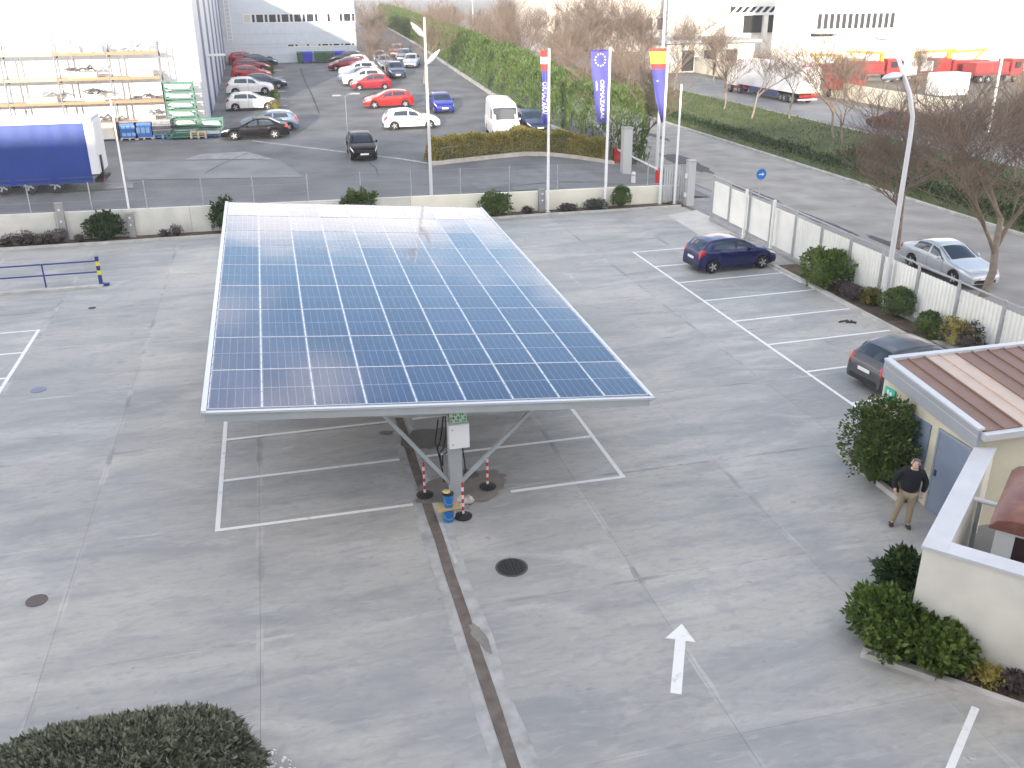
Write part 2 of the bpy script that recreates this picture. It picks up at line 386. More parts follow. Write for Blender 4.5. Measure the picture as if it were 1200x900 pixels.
# line by the kerb at the right
a, b = G(1143, 829), G(1113, 902); dv = (b - a); b = a + dv * 3
line((a[0], a[1]), (b[0], b[1]), .13)
def arrow(px0, px1, name='direction_arrow', m=PAINT, wd=.13, hw=.26, hl=.55):
    a, b = G(*px0), G(*px1); a, b = Vector(a[:2]), Vector(b[:2]); d = (b - a).normalized(); n = Vector((-d.y, d.x)); h = b - d * hl
    P = [a + n * wd / 2, h + n * wd / 2, h + n * hw, b, h - n * hw, h - n * wd / 2, a - n * wd / 2]
    return MB().sheet([(p.x, p.y, .0045) for p in P][::-1]).build(name, m, kind='structure')
arrow((792, 813), (799, 731), wd=.2, hw=.29, hl=.52)
arrow((678, 333), (662, 318), m=PAINT_OLD, wd=.16, hw=.4, hl=.8); arrow((598, 282), (622, 280), m=PAINT_OLD, wd=.14, hw=.35, hl=.6)
# half-worn bay numbers: only flecks of paint are left
for px, py in ((272, 534), (268, 589), (34, 402), (8, 432), (1136, 893)):
    c = G(px, py); mb = MB()
    for k in range(5):
        mb.box((c[0] + random.uniform(-.09, .09), c[1] + random.uniform(-.1, .1), .005), (random.uniform(.05, .14), random.uniform(.025, .05), .002), random.uniform(-.3, .3))
    mb.build('worn_number', PAINT_OLD, kind='structure')
MB().sheet([tuple(G(*q)[:2]) + (.0035,) for q in ((782, 252), (822, 245), (893, 296), (852, 296))][::-1]).build('gate_track', mat('track_concrete', (.52, .51, .48), .8, var=.12, vs_=1.5), kind='structure')
# manhole covers
def manhole(px, py, r, label, m1, ring=True):
    c = G(px, py); t = thing('manhole_cover', label, 'manhole', (c[0], c[1], .004))
    if ring: MB().lathe([(r, 0), (r, .006), (r * .88, .008)], n=28).build('frame_ring', mat('cast_iron_ring', (.10, .10, .10), .6, .3), t, smooth=False)
    d = MB().lathe([(r * .86, 0), (r * .86, .010), (.01, .011)], n=28).build('lid', m1, t)
    if ring:
        g_ = MB()
        for k in range(-3, 4):
            h = math.sqrt(max(.01, (r * .8) ** 2 - (k * r * .22) ** 2)); g_.box((k * r * .22, 0, .013), (r * .06, 2 * h, .006))
        g_.build('tread_rib', mat('cast_iron_worn', (.06, .06, .058), .5, .4), d)
manhole(599.5, 665, .36, 'round cast iron manhole cover beside the drain trench', mat('cast_iron', (.035, .035, .036), .5, .3, var=.4, vs_=9))
manhole(43, 704, .25, 'small flat rust-brown round cover in open concrete', mat('brown_cover', (.11, .085, .08), .7, var=.2), False)
manhole(45, 457, .28, 'bluish grey round cover near the white bay lines', mat('blue_cover', (.21, .23, .32), .7, var=.15), False)
manhole(108, 361, .17, 'tiny dark round cover below the blue railing', mat('cast_iron', (.035, .035, .036)), False)

# raised yard behind the wall, road, median, second road
vs_, fs_ = [], []; xs = list(np.arange(-70, 30.1, 2.0)); ys = [51.0 + .5] + list(np.arange(53, 62, 1.0)) + list(np.arange(62, 70, 2.0)) + list(np.arange(70, 260, 6.0))
for y in ys:
    for x in xs: h_ = T(x, y); vs_.append((x, y, h_ if h_ > .05 else -.05))
nx = len(xs)
for j in range(len(ys) - 1):
    for i in range(nx - 1): fs_.append((j * nx + i, j * nx + i + 1, (j + 1) * nx + i + 1, (j + 1) * nx + i))
mb = MB(); mb.add(vs_, fs_); mb.build('yard', ASPH, kind='structure')
MB().bb(-70, 22.6, 51.2, 51.5, -.05, 1.04).build('yard_edge', PATCH, kind='structure')
def draped(poly, dz, m, name, nsub=6):           # sheet laid on the yard
    P = [GT(*p) for p in poly]; mb = MB(); vs = []; fs = []
    for j in range(nsub + 1):
        for i in range(nsub + 1):
            u, v = i / nsub, j / nsub
            q = (P[0] * (1 - u) + P[1] * u) * (1 - v) + (P[3] * (1 - u) + P[2] * u) * v
            vs.append((q[0], q[1], T(q[0], q[1]) + dz))
    for j in range(nsub):
        for i in range(nsub): k = j * (nsub + 1) + i; fs.append((k, k + 1, k + nsub + 2, k + nsub + 1))
    mb.add(vs, fs); return mb.build(name, m, kind='structure')
draped([(150, 211), (356, 208), (325, 187), (140, 190)], .02, PATCH, 'yard_patch')
draped([(215, 187.5), (322, 187), (288, 178), (235, 181)], .026, mat('yard_concrete_light', (.25, .257, .265), .8, var=.2), 'yard_patch')
draped([(88, 224), (156, 221), (156, 214), (95, 216)], .03, mat('yard_concrete_light', (.3, .31, .32)), 'yard_patch')
draped([(560, 222), (700, 214), (690, 200), (540, 206)], .02, mat('yard_asphalt_grey', (.17, .175, .18), .85, var=.2), 'yard_patch')
draped([(296, 166.0), (505, 193.0), (505, 191.6), (296, 164.8)], .025, PAINT_OLD, 'yard_line', 12)
for k in range(7):
    draped([(318 + k * .1, 133 - k * 8.3), (338 - k * 1.2, 132.5 - k * 8.3), (338 - k * 1.2, 131.6 - k * 8.3), (318 + k * .1, 132.1 - k * 8.3)], .03, PAINT_OLD, 'yard_line', 3)
for pl in ([(352, 80), (358, 97), (366, 112), (374, 133)], [(432, 191), (441, 198), (443, 206)], [(290, 180), (262, 192), (240, 204)], [(440, 108), (420, 118), (395, 122)]):
    for q0, q1 in zip(pl[:-1], pl[1:]): draped([(q0[0] - .5, q0[1]), (q1[0] - .5, q1[1]), (q1[0] + .5, q1[1]), (q0[0] + .5, q0[1])], .034, mat('tar_seam', (.035, .035, .037), .8), 'tar_seam', 2)
MB().sheet([(22.9, -60, -.02), (400, -60, -.02), (400, 700, -.02), (22.9, 700, -.02)]).build('verge', mat('verge_ground', (.17, .155, .12), .95, var=.3, vs_=.12), kind='structure')
MB().bb(23.1, 26.2, -20, 57, -.02, .006).build('pavement', mat('pavement_grey', (.26, .26, .255), .85, var=.2, vs_=.8), kind='structure')
MB().sheet([(26.35, -60, .0), (36.3, -60, .0), (36.3, 500, .0), (26.35, 500, .0)]).build('road', ASPH2, kind='structure')
MB().bb(26.2, 26.35, -20, 52, -.02, .10).build('kerb', mat('kerb_stone', (.47, .46, .43), .85, var=.2), kind='structure')
MB().bb(36.3, 36.48, -60, 500, -.02, .13).build('kerb', mat('kerb_stone', (.36, .355, .34)), kind='structure')
MB().bb(36.48, 50.0, -60, 500, -.02, .10).build('median', GRASS, kind='structure')
MB().bb(50.0, 50.15, -60, 500, -.02, .12).build('kerb', MATS['kerb_stone'], kind='structure')
MB().sheet([(50.15, -60, .0), (61.5, -60, .0), (61.5, 500, .0), (50.15, 500, .0)]).build('road', mat('far_road', (.22, .225, .23), .85, var=.15, vs_=.4), kind='structure')
for k, (px, py, rx, ry) in enumerate(((800, 190, .9, 4.2), (880, 225, .35, 3.2), (960, 258, .3, 3.0), (1040, 285, .3, 2.0), (770, 160, .4, 3))):
    q = blob(px, py, rx, ry, .006, mat('tar_patch', (.075, .073, .075), .8, var=.2), 'tar_patch', 60 + k)

# ================================================================== CARPORT
CW, RL = 1.12, 2.092; TH, SLP = R(4.71), R(1.83)
CX0, CY0, CZ0 = -1.936, 18.87, 3.488
def panel_mat():
    m, n, l, p = base_mat('solar_cells'); MATS['solar_cells'] = m
    tcn = n.new('ShaderNodeTexCoord'); s = n.new('ShaderNodeSeparateXYZ'); l.new(tcn.outputs['Object'], s.inputs[0])
    def mth(op, a, b=None, c=None):
        q = n.new('ShaderNodeMath'); q.operation = op
        for i, v in enumerate((a, b, c)):
            if v is None: continue
            if hasattr(v, 'is_output'): l.new(v, q.inputs[i])
            else: q.inputs[i].default_value = v
        return q.outputs[0]
    def lines(c, per, wd, off=0.0):
        fr = mth('FRACT', mth('ADD', mth('DIVIDE', c, per), 50.5 + off)); d = mth('ABSOLUTE', mth('SUBTRACT', fr, .5)); return mth('LESS_THAN', d, wd / per / 2)
    X, Yc = s.outputs[0], s.outputs[1]
    gx = lines(X, (CW - .07) / 6, .011, .0); gy = lines(Yc, (RL - .1) / 24, .005, .5)
    bus = lines(X, (CW - .07) / 36, .0035, .25); mid = mth('LESS_THAN', mth('ABSOLUTE', Yc), .014)
    ln = mth('MAXIMUM', mth('MAXIMUM', mth('MULTIPLY', gx, .5), mth('MULTIPLY', gy, .10)), mth('MAXIMUM', mth('MULTIPLY', bus, .08), mth('MULTIPLY', mid, .62)))
    oi = n.new('ShaderNodeObjectInfo'); r = n.new('ShaderNodeValToRGB'); l.new(oi.outputs['Random'], r.inputs[0])
    r.color_ramp.elements[0].color = (.012, .022, .075, 1); r.color_ramp.elements[1].color = (.020, .034, .105, 1)
    mxn = n.new('ShaderNodeMix'); mxn.data_type = 'RGBA'; l.new(ln, mxn.inputs[0]); l.new(r.outputs[0], mxn.inputs[6]); mxn.inputs[7].default_value = (.33, .40, .52, 1)
    l.new(mxn.outputs[2], p.inputs['Base Color']); p.inputs['Roughness'].default_value = .07; p.inputs['IOR'].default_value = 1.5
    p.inputs['Specular IOR Level'].default_value = .8
    # very slight glass waviness
    t = n.new('ShaderNodeTexNoise'); t.inputs['Scale'].default_value = .55; g = n.new('ShaderNodeNewGeometry'); l.new(g.outputs['Position'], t.inputs['Vector'])
    b = n.new('ShaderNodeBump'); b.inputs['Strength'].default_value = .10; b.inputs['Distance'].default_value = .03; l.new(t.outputs['Fac'], b.inputs['Height']); l.new(b.outputs[0], p.inputs['Normal'])
    return m
ALU = mat('panel_aluminium', (.60, .62, .66), .4, .35)
STRUCT = mat('carport_steel', (.42, .45, .46), .5, .15, var=.08, vs_=1.5)
carport = thing('solar_carport', 'steel carport roofed with blue solar panels on a central post row', 'carport', (CX0, CY0, 0))
cz = CZ0
PM = Matrix.Translation((0, 0, cz)) @ Matrix.Rotation(SLP, 4, 'X') @ Matrix.Rotation(TH, 4, 'Y')   # canopy plane frame
hw, hl = (CW - .016) / 2, (RL - .018) / 2
glass_me = MB().bb(-hw + .012, hw - .012, -hl + .012, hl - .012, -.022, .006).mesh('solar_panel', panel_mat())
fr = MB(); 
for s_ in (-1, 1): fr.bb(s_ * hw - .011, s_ * hw + .011, -hl, hl, -.035, .012); fr.bb(-hw + .0115, hw - .0115, s_ * hl - .011, s_ * hl + .011, -.035, .0115)
frame_me = fr.mesh('panel_frame', ALU)
for j in range(9):
    for i in range(9):
        M_ = PM @ Matrix.Translation(((i + .5) * CW, (j + .5) * RL, .0)) @ Matrix.Rotation(R(random.gauss(0, .16)), 4, 'X') @ Matrix.Rotation(R(random.gauss(0, .16)), 4, 'Y')
        o = link('solar_panel', glass_me, carport); o.matrix_local = M_; link('panel_frame', frame_me, o)
Wd, Ln = 9 * CW, 9 * RL
def pbar(name, x0, x1, y0, y1, z0, z1, m=STRUCT):
    o = MB().bb(x0, x1, y0, y1, z0, z1).build(name, m, carport); o.matrix_local = PM; return o
for i in range(10):                               # rails between panel columns, with clamp holes
    pbar('rail', i * CW - .028, i * CW + .028, .0, Ln, -.10, -.05, ALU)
for j in range(10): pbar('purlin', .05, Wd - .05, j * RL - .05 if j else .02, j * RL + .05, -.26, -.105)
pbar('edge_trim', -.13, -.02, -.10, Ln + .06, -.16, .02, ALU); pbar('edge_trim', Wd + .02, Wd + .10, -.06, Ln + .06, -.13, .012, ALU)
pbar('edge_trim', -.13, Wd + .10, -.15, -.055, -.05, .0, ALU)
pbar('front_beam', -.05, Wd, -.115, .015, -.24, -.06, STRUCT)
clm = MB(); 
for i in range(0, 10):
    for k in range(34): clm.bb(i * CW - .018, i * CW + .018, .25 + k * .55, .29 + k * .55, -.049, .015)
o = clm.build('panel_clamps', mat('clamp_dark', (.30, .32, .34), .5, .3), carport, kind='stuff'); o.matrix_local = PM
pcx = 3.45 - CX0                                   # post line in carport space
for k, yy in enumerate((19.5, 28.2, 36.9)):
    yl = yy - CY0; ztop = (PM @ Vector((pcx, yl, -.27))).z
    po = MB().bb(pcx - .15, pcx + .15, yl - .13, yl + .13, .03, ztop - .30).build('post', STRUCT, carport)
    MB().bb(pcx - .27, pcx + .27, yl - .25, yl + .25, .01, .035).build('base_plate', STEEL, po)
    # tapered rafter across the canopy
    mb = MB(); prof = [(.5, -.27), (Wd - .5, -.27), (Wd - .5, -.36), (pcx + 1.1, -.62), (pcx - 1.1, -.62), (.5, -.36)]
    A = [PM @ Vector((x, yl, z)) for x, z in prof]; n = len(A)
    vs = [(q.x, yl - .08, q.z) for q in A] + [(q.x, yl + .08, q.z) for q in A]
    mb.add(vs, [tuple(range(n)), tuple(range(n, 2 * n))[::-1]] + [(i, n + i, n + (i + 1) % n, (i + 1) % n) for i in range(n)]); mb.build('rafter', STRUCT, carport)
    for xe in (1.70 - CX0, 5.52 - CX0):
        zt = (PM @ Vector((xe, yl, -.42))).z; s_ = 1 if xe > pcx else -1
        MB().bar((pcx + s_ * .13, yl, .62), (xe, yl, zt), .085, .085).build('brace', STRUCT, carport)
# electrical cabinet on the front post
ecab = thing('electrical_cabinet', 'white electrical cabinet mounted high on the front carport post', 'cabinet', (3.52, 19.27, 1.70))
MB().bb(-.24, .24, -.1, .1, 0, .62).build('body', mat('cabinet_white', (.78, .78, .77), .4), ecab)
MB().bb(-.225, .225, -.112, -.1005, .015, .605).build('door', mat('cabinet_door_white', (.82, .82, .81), .4), ecab)
for z in (.12, .5): MB().lathe([(.014, -.125), (.014, -.112)], (-.16, 0, z), 8, 'y').build('lock', DARKM, ecab)
sg = thing('warning_label', 'green and white wiring label plate above the white cabinet', 'label plate', (3.52, 19.28, 2.335))
MB().bb(-.2, .2, -.03, .02, 0, .25).build('plate', mat('label_white', (.6, .66, .62), .5), sg)
for a in range(7):
    for b in range(3):
        if (a + b * 2) % 3 != 1: MB().bb(-.19 + a * .055, -.15 + a * .055, -.036, -.0305, .02 + b * .08, .075 + b * .08).build('block', mat('label_green', (.04, .42, .12), .5) if (a * b) % 2 == 0 or a > 4 else mat('label_dark', (.05, .06, .06), .5), sg)
cab = thing('cable_bundle', 'black cables hanging in loops behind the front carport post', 'cable', (3.45, 19.7, 0))
for k in range(5):
    pts = []; q = random.Random(k)
    dx = -.18 - .05 * k if k < 4 else .22
    for t in range(13):
        u = t / 12; pts.append((dx + .09 * math.sin(u * 5 + k), .03 * k, 2.2 - u * (1.25 + .12 * k) + .15 * math.sin(u * 9 + k)))
    MB().tube(pts, .018, 6).build('cable', RUBBER, cab, smooth=True)
# red and white posts on rubber feet
RED = mat('signal_red', (.55, .03, .03), .45); 
def stake(px, py, label, h=.92):
    c = G(px, py); t = thing('barrier_post', label, 'barrier post', (c[0], c[1], .01))
    MB().lathe([(.21, 0), (.22, .03), (.17, .055), (.06, .075), (.045, .10)], n=14).build('foot', RUBBER, t, smooth=True)
    ns = 8
    for k in range(ns): MB().lathe([(.03, .08 + k * (h - .08) / ns), (.03, .08 + (k + 1) * (h - .08) / ns - .0015)], n=10).build('band', RED if k % 2 else WHITEP, t, smooth=False)
    MB().lathe([(.03, h), (.012, h + .02)], n=10).build('cap', RED, t)
    return t
stake(498, 581, 'red and white post standing on the drain trench'); stake(571.5, 571, 'red and white post on the damp patch right of the steel post'); stake(543, 606, 'red and white post nearest the blue buckets, wrapped in tape')
c = G(543, 606); tp = MB(); prev = None
pts = [(c[0], c[1], .6), (c[0] - .12, c[1] + .05, .45), (c[0] + .12, c[1] + .16, .35), (c[0] - .16, c[1] + .1, .2), (c[0] - .22, c[1] - .02, .05)]
for a, b in zip(pts[:-1], pts[1:]): tp.bar(a, b, .012, .075)
tp.build('barrier_tape', mat('tape_pink', (.66, .40, .38), .5, c2=(.8, .78, .76), vs_=14), label='loose red and white tape hanging off a barrier post', cat='tape')
# crumpled bag by the post foot
bgm = MB(); bgm.lathe([(.10, 0), (.15, .05), (.13, .12), (.07, .18), (.02, .2)], n=11); me = bgm.mesh('plastic_bag', mat('bag_film', (.55, .50, .46), .5, var=.2, vs_=9), True)
for v in me.vertices: v.co.x += random.uniform(-.035, .035); v.co.y += random.uniform(-.035, .035)
c2 = G(549, 590); link('plastic_bag', me, loc=(c2[0], c2[1], .02), label='crumpled pale plastic bag at the foot of the carport post', cat='bag')
# blue drums
c = G(526, 611)
for k, (dz, lab) in enumerate(((.0, 'lower blue plastic bucket standing by the carport post'), (.40, 'upper blue bucket on a wooden board over another bucket'))):
    b_ = thing('bucket', lab, 'bucket', (c[0] + .01 * k, c[1] + .02, .01 + dz))
    MB().lathe([(.105, 0), (.125, .30), (.132, .31), (.132, .325)], n=18).build('pail', mat('bucket_blue', (.015, .20, .55), .4), b_, smooth='auto')
    MB().lathe([(.135, .3255), (.135, .345), (.10, .35)], n=18).build('lid', DARKM, b_)
    MB().tube([(.13 * math.cos(t), -.135 - .02 * math.sin(t), .26 - .14 * math.sin(t)) for t in np.linspace(0, math.pi, 9)], .006, 5).build('handle', STEEL, b_)
MB().box((c[0], c[1] + .03, .385), (.55, .34, .03), .1).build('board', mat('raw_wood', (.50, .36, .17), .8, var=.2, vs_=9), label='small wooden board laid between two blue buckets', cat='board')
gl = MB(); gl.lathe([(.07, 0), (.10, .03), (.06, .06), (.02, .075)], n=9); me = gl.mesh('cloth_rag', mat('rag_yellow', (.62, .50, .24), .9, var=.3, vs_=12), True)
for v in me.vertices: v.co.x += random.uniform(-.03, .03); v.co.y += random.uniform(-.03, .03)
link('cloth_rag', me, loc=(c[0] - .03, c[1] + .03, .765), label='yellowish rag bundled on top of the upper bucket', cat='rag')
# ================================================================== LOW WALL + WIRE FENCE AT THE BACK OF THE LOT
bw = thing('boundary_wall', 'low pale concrete wall along the far edge of the lot', 'wall', (0, 50.75, 0))
zt = lambda x: 1.50 - (x + 14) * .0125
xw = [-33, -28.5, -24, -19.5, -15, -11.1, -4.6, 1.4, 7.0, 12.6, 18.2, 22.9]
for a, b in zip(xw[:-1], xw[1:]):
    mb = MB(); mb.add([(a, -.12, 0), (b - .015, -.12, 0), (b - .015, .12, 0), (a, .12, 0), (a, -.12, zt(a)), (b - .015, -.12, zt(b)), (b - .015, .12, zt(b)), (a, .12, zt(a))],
        [(0, 3, 2, 1), (4, 5, 6, 7), (0, 1, 5, 4), (2, 3, 7, 6), (0, 4, 7, 3), (1, 2, 6, 5)]); mb.build('wall_panel', WALLW if a < 6 else mat('sunlit_cream_wall', (.80, .77, .64), .75, var=.06, vs_=1.2, bump=.1), bw)  # right-hand panels paler and creamier: sunlight put into their colour
wf = thing('wire_fence', 'wire mesh fence on thin steel posts on top of the low wall', 'fence', (0, 50.75, 0))
px_ = [32, 105, 170, 237, 297, 361, 423, 482, 540, 597, 653, 708, 758]
fx = [AY(p, 228, 50.75)[0] for p in px_]; fx = [fx[0] - 9, fx[0] - 4.5] + fx
for x in fx: MB().tube([(x, 0, zt(x) + .002), (x, 0, zt(x) + 1.45)], .028, 8).build('fence_post', STEEL, wf)
wr = MB()
for h in (.08, .5, .95, 1.40): wr.tube([(fx[0], 0, zt(fx[0]) + h), (fx[-1], 0, zt(fx[-1]) + h)], .004, 3)
x = fx[0]
while x < fx[-1]:
    for d in (-1, 1):
        a = x; b = x + d * 1.32
        if fx[0] < b < fx[-1]: wr.tube([(a, .004 * d, zt(a) + .08), (b, .004 * d, zt(b) + 1.40)], .0018, 3, False)
    x += .16
wr.build('wire_mesh', STEEL, wf, kind='stuff')
for k, (pxb, pyb, h, lab) in enumerate(((78, 282, 1.95, 'grey concrete pillar with white discs against the low wall'), (158, 275, 1.25, 'short grey concrete stub beside the thin white lamp post'), (637, 250, 1.25, 'grey service pillar beside the red and white flag pole'), (793, 240, .95, 'short grey pillar at the foot of the bare pole'))):
    c = G(pxb, pyb); p = thing('service_pillar', lab, 'pillar', (c[0], 50.45, 0))
    MB().bb(-.17, .17, -.15, .15, 0, h).build('shaft', mat('pillar_grey', (.30, .30, .30), .8, var=.12), p)
    MB().bb(-.19, .19, -.17, .17, h, h + .05).build('cap', mat('pillar_grey', (.3, .3, .3)), p)
    for z in (h * .55, h * .85): MB().lathe([(.05, -.165), (.05, -.151)], (0, 0, z), 10, 'y').build('outlet', WHITEP, p)
# planting strip
MB().bb(-33, 22.6, 49.62, 50.62, -.03, .05).build('flower_bed', EARTH, kind='structure')
MB().bb(-33, 22.6, 49.42, 49.6, -.03, .11).build('kerb', MATS['kerb_stone'], kind='structure')
LF_D = leafmat('leaf_dark', (.012, .028, .008), (.05, .085, .022))
LF_M = leafmat('leaf_mid', (.03, .06, .012), (.12, .17, .045))
LF_B = leafmat('leaf_bright', (.035, .075, .010), (.15, .21, .045))
LF_Y = leafmat('leaf_yellow', (.06, .065, .012), (.20, .18, .05), vs_=2)
LF_O = leafmat('leaf_autumn', (.10, .15, .03), (.46, .36, .10), vs_=.8)
LF_P = leafmat('leaf_purple', (.035, .028, .028), (.11, .085, .08))
LF_T = leafmat('leaf_hedge', (.036, .072, .017), (.125, .185, .05), vs_=.5)
LF_G = leafmat('leaf_grey', (.022, .028, .020), (.095, .105, .08), vs_=3)
def at_wall(px): return AY(px, 262, 50.15)[0]
shrub('shrub', 'wide dark evergreen shrub against the wall right of the concrete pillar', (at_wall(121), 50.1, .05), (.82, .55, .72), 1700, .17, LF_D, 2)
shrub('shrub', 'dark shrub half hidden behind the corner of the solar roof', (at_wall(264), 50.1, .05), (.62, .5, .85), 1500, .16, LF_D, 3)
shrub('shrub', 'sprawling loose shrub growing over the wall behind the solar roof', (at_wall(422), 50.2, .05), (1.0, .5, .92), 1500, .2, LF_M, 4, rough=.3)
shrub('shrub', 'round bushy green shrub between the solar roof and the service pillar', (at_wall(581), 49.95, .05), (.82, .6, .62), 1900, .15, LF_M, 5)
shrub('shrub', 'clipped oval shrub beside the blue star flag pole', (at_wall(725), 49.9, .05), (.56, .5, .66), 2600, .085, LF_M, 6, rough=.06)
shrub('shrub', 'low flat rounded shrub between two flag poles', (at_wall(696), 49.95, .04), (.62, .42, .28), 1100, .09, LF_G, 7)
shrub('shrub', 'tiny reddish low shrub beside the first flag pole', (at_wall(664), 49.95, .04), (.55, .35, .22), 700, .09, LF_P, 8)
shrub('shrub', 'tiny brownish tuft left of the service pillar', (at_wall(617), 49.95, .04), (.35, .3, .2), 400, .09, LF_P, 9)
for k, px in enumerate((3, 16, 30, 42, 55, 68)):
    shrub('lavender_plant', 'low grey purple plant in the row left of the tall concrete pillar', (at_wall(px), 50.0 - .08 * (k % 2), .04), (.4, .36, .25 + .06 * ((k * 7) % 3)), 420, .1, LF_P, 20 + k, group='grey purple plants in the bed', cat='plant', up=.9, asp=.25)
for k, (px, lab) in enumerate(((91, 'small dark tuft right of the concrete pillar'), (191, 'small purple tuft standing alone in the bed by the wall'), (206, 'larger spiky purple tuft in the bed by the wall'))):
    shrub('lavender_plant', lab, (at_wall(px), 50.0, .04), (.28 + .08 * (k == 2), .26, .18 + .1 * (k == 2)), 300, .11, LF_P, 30 + k, cat='plant', up=.9, asp=.25)

# ================================================================== FLAG POLES
BLUEF = mat('flag_blue', (.075, .075, .30), .7); REDF = mat('flag_red', (.55, .05, .05), .7); YELF = mat('flag_yellow', (.75, .58, .06), .7); WHF = mat('flag_white', (.82, .82, .80), .7)
def text_verts(s, size):
    cu = bpy.data.curves.new('t', 'FONT'); cu.body = s; cu.size = size; cu.resolution_u = 2
    o = bpy.data.objects.new('t', cu); col.objects.link(o); bpy.context.view_layer.update()
    me = bpy.data.meshes.new_from_object(o.evaluated_get(bpy.context.evaluated_depsgraph_get()))
    vs = [tuple(v.co) for v in me.vertices]; fs = [tuple(p.vertices) for p in me.polygons]
    bpy.data.objects.remove(o); bpy.data.curves.remove(cu); bpy.data.meshes.remove(me); return vs, fs
def flagpole(px, py, h, label):
    c = G(px, py); t = thing('flag_pole', label, 'flag pole', (c[0], c[1], .05))
    MB().tube([(0, 0, 0), (0, 0, h)], [.085, .062], 12).build('pole', WHITEP, t, smooth='auto')
    MB().lathe([(.16, 0), (.16, .04), (.10, .05)], n=12).build('base_ring', STEEL, t)
    return c, t
def flag(c, ztop, zbot, wtop, wbot, rows, label, ph, furl=.05, texts=(), stars=False, hang=0.0):
    # cloth hangs from the pole towards -X; s along width 0..1, v from top 0..1
    def pt(s, v, off=0.0):
        wd = wtop + (wbot - wtop) * (v ** 1.5); z = ztop - v * (ztop - zbot) - hang * s * (1 - v) ** 2
        y = furl * (math.sin(s * 7 + v * 4 + ph) * (.3 + s) + .8 * math.sin(v * 9 + ph) * s) - off
        return (c[0] - .09 - s * wd, c[1] + y, z)
    NU, NV = 10, 44; mb = MB(); mats = []
    for j in range(NV + 1):
        for i in range(NU + 1): mb.v.append(pt(i / NU, j / NV))
    for j in range(NV):
        v = (j + .5) / NV; mi = 0
        for q, (lim, m) in enumerate(rows):
            if v < lim: mi = q; break
        for i in range(NU): a = j * (NU + 1) + i; mb.f.append((a, a + NU + 1, a + NU + 2, a + 1)); mb.m.append(mi)
    t = mb.build('flag', [m for _, m in rows], smooth=True, label=label, cat='flag')
    for s, size, s0, v0 in texts:                 # letters run down the flag
        vs, fs = text_verts(s, size); H = ztop - zbot; L = MB()
        L.add([pt(s0 - y / (wtop * .9), v0 + x / H, .012) for x, y, z in vs], fs); L.build('lettering', WHF, t)
    if stars:
        st = MB()
        for k in range(12):
            a = k * math.pi / 6; cs, cv = .47 + .30 * math.sin(a), .135 + .082 * math.cos(a); vs = [pt(cs, cv, .014)]
            for q in range(10):
                r = .055 if q % 2 == 0 else .024; b = q * math.pi / 5; vs.append(pt(cs + r * math.sin(b) / wtop, cv + r * math.cos(b) / (ztop - zbot), .014))
            st.add(vs, [(0, 1 + q, 1 + (q + 1) % 10) for q in range(10)])
        st.build('star_ring', mat('star_white', (.85, .82, .62), .6), t)
    return t
c, _ = flagpole(642, 250, 8.75, 'white flag pole flying the furled red and white topped flag'); z_ = lambda py, y: AY(600, py, y)[2]
flag(c, 8.72, 4.95, .33, .36, [(.10, REDF), (.19, WHF), (.27, REDF), (1, BLUEF)], 'furled narrow flag, red and white on top and blue below', 1.0, .13, [('ORMAZABAL', .30, .75, .42)])
c, _ = flagpole(709, 245, 8.75, 'white flag pole flying the blue flag with the ring of stars')
flag(c, 8.68, 4.85, .98, .55, [(.018, mat('flag_navy', (.04, .03, .20), .7)), (1, BLUEF)], 'blue banner with a ring of stars and white vertical lettering', .4, .06, [('ORMAZABAL', .36, .52, .40), ('velatia', .20, .80, .42)], True)
c, _ = flagpole(773, 240, 8.75, 'white flag pole flying the red and yellow topped flag')
flag(c, 8.68, 4.7, 1.0, .12, [(.055, REDF), (.20, YELF), (.265, REDF), (1, BLUEF)], 'banner with red and yellow bands over a blue lower part', 2.0, .07, [('7', .22, .70, .42)])
c = G(790, 240); t = thing('bare_pole', 'shorter bare white pole without a flag beside the gate', 'pole', (c[0], c[1], .05)); MB().tube([(0, 0, 0), (0, 0, 6.7)], [.07, .055], 10).build('shaft', WHITEP, t, smooth='auto')
MB().lathe([(.13, 0), (.13, .03), (.08, .04)], n=10).build('base_ring', STEEL, t)

# ================================================================== LAMP POSTS
LENS = mat('lamp_lens', (.72, .74, .78), .15, var=.05); POLE = mat('pole_grey', (.60, .61, .63), .5, .2)
def leaf_lamp(t, p, d, L=1.0):                    # boat-shaped lantern on an arm
    p = Vector(p); d = Vector(d).normalized(); s = d.cross(Vector((0, 0, 1))).normalized(); u = s.cross(d)
    mb = MB(); n = 9; vs = []; prof = [(0, .05, .05), (.15, .15, .10), (.45, .24, .14), (.75, .18, .10), (1.0, .03, .03)]
    for a, wd, hh in prof:
        for k in range(n):
            th = 2 * math.pi * k / n; vs.append(p + d * a * L + s * wd * math.cos(th) + u * hh * math.sin(th))
    fs = [(i * n + k, i * n + (k + 1) % n, (i + 1) * n + (k + 1) % n, (i + 1) * n + k) for i in range(len(prof) - 1) for k in range(n)] + [tuple(range(n))[::-1], tuple((len(prof) - 1) * n + k for k in range(n))]
    mb.add(vs, fs); h = mb.build('lantern', mat('lantern_shell', (.62, .63, .66), .35, .3), t, smooth=True)
    l_ = MB(); q = p + d * L * .5 - u * .13; l_.add([q + d * .3 * L * a + s * .15 * b for a, b in ((-1, -.6), (1, -.5), (1, .5), (-1, .6))], [(0, 1, 2, 3)]); l_.build('lens', LENS, h)
lp = thing('lamp_post', 'tall grey lamp post with two leaf-shaped lanterns behind the solar roof', 'street lamp', (AY(506, 238, 51.1)[0], 51.1, .9))
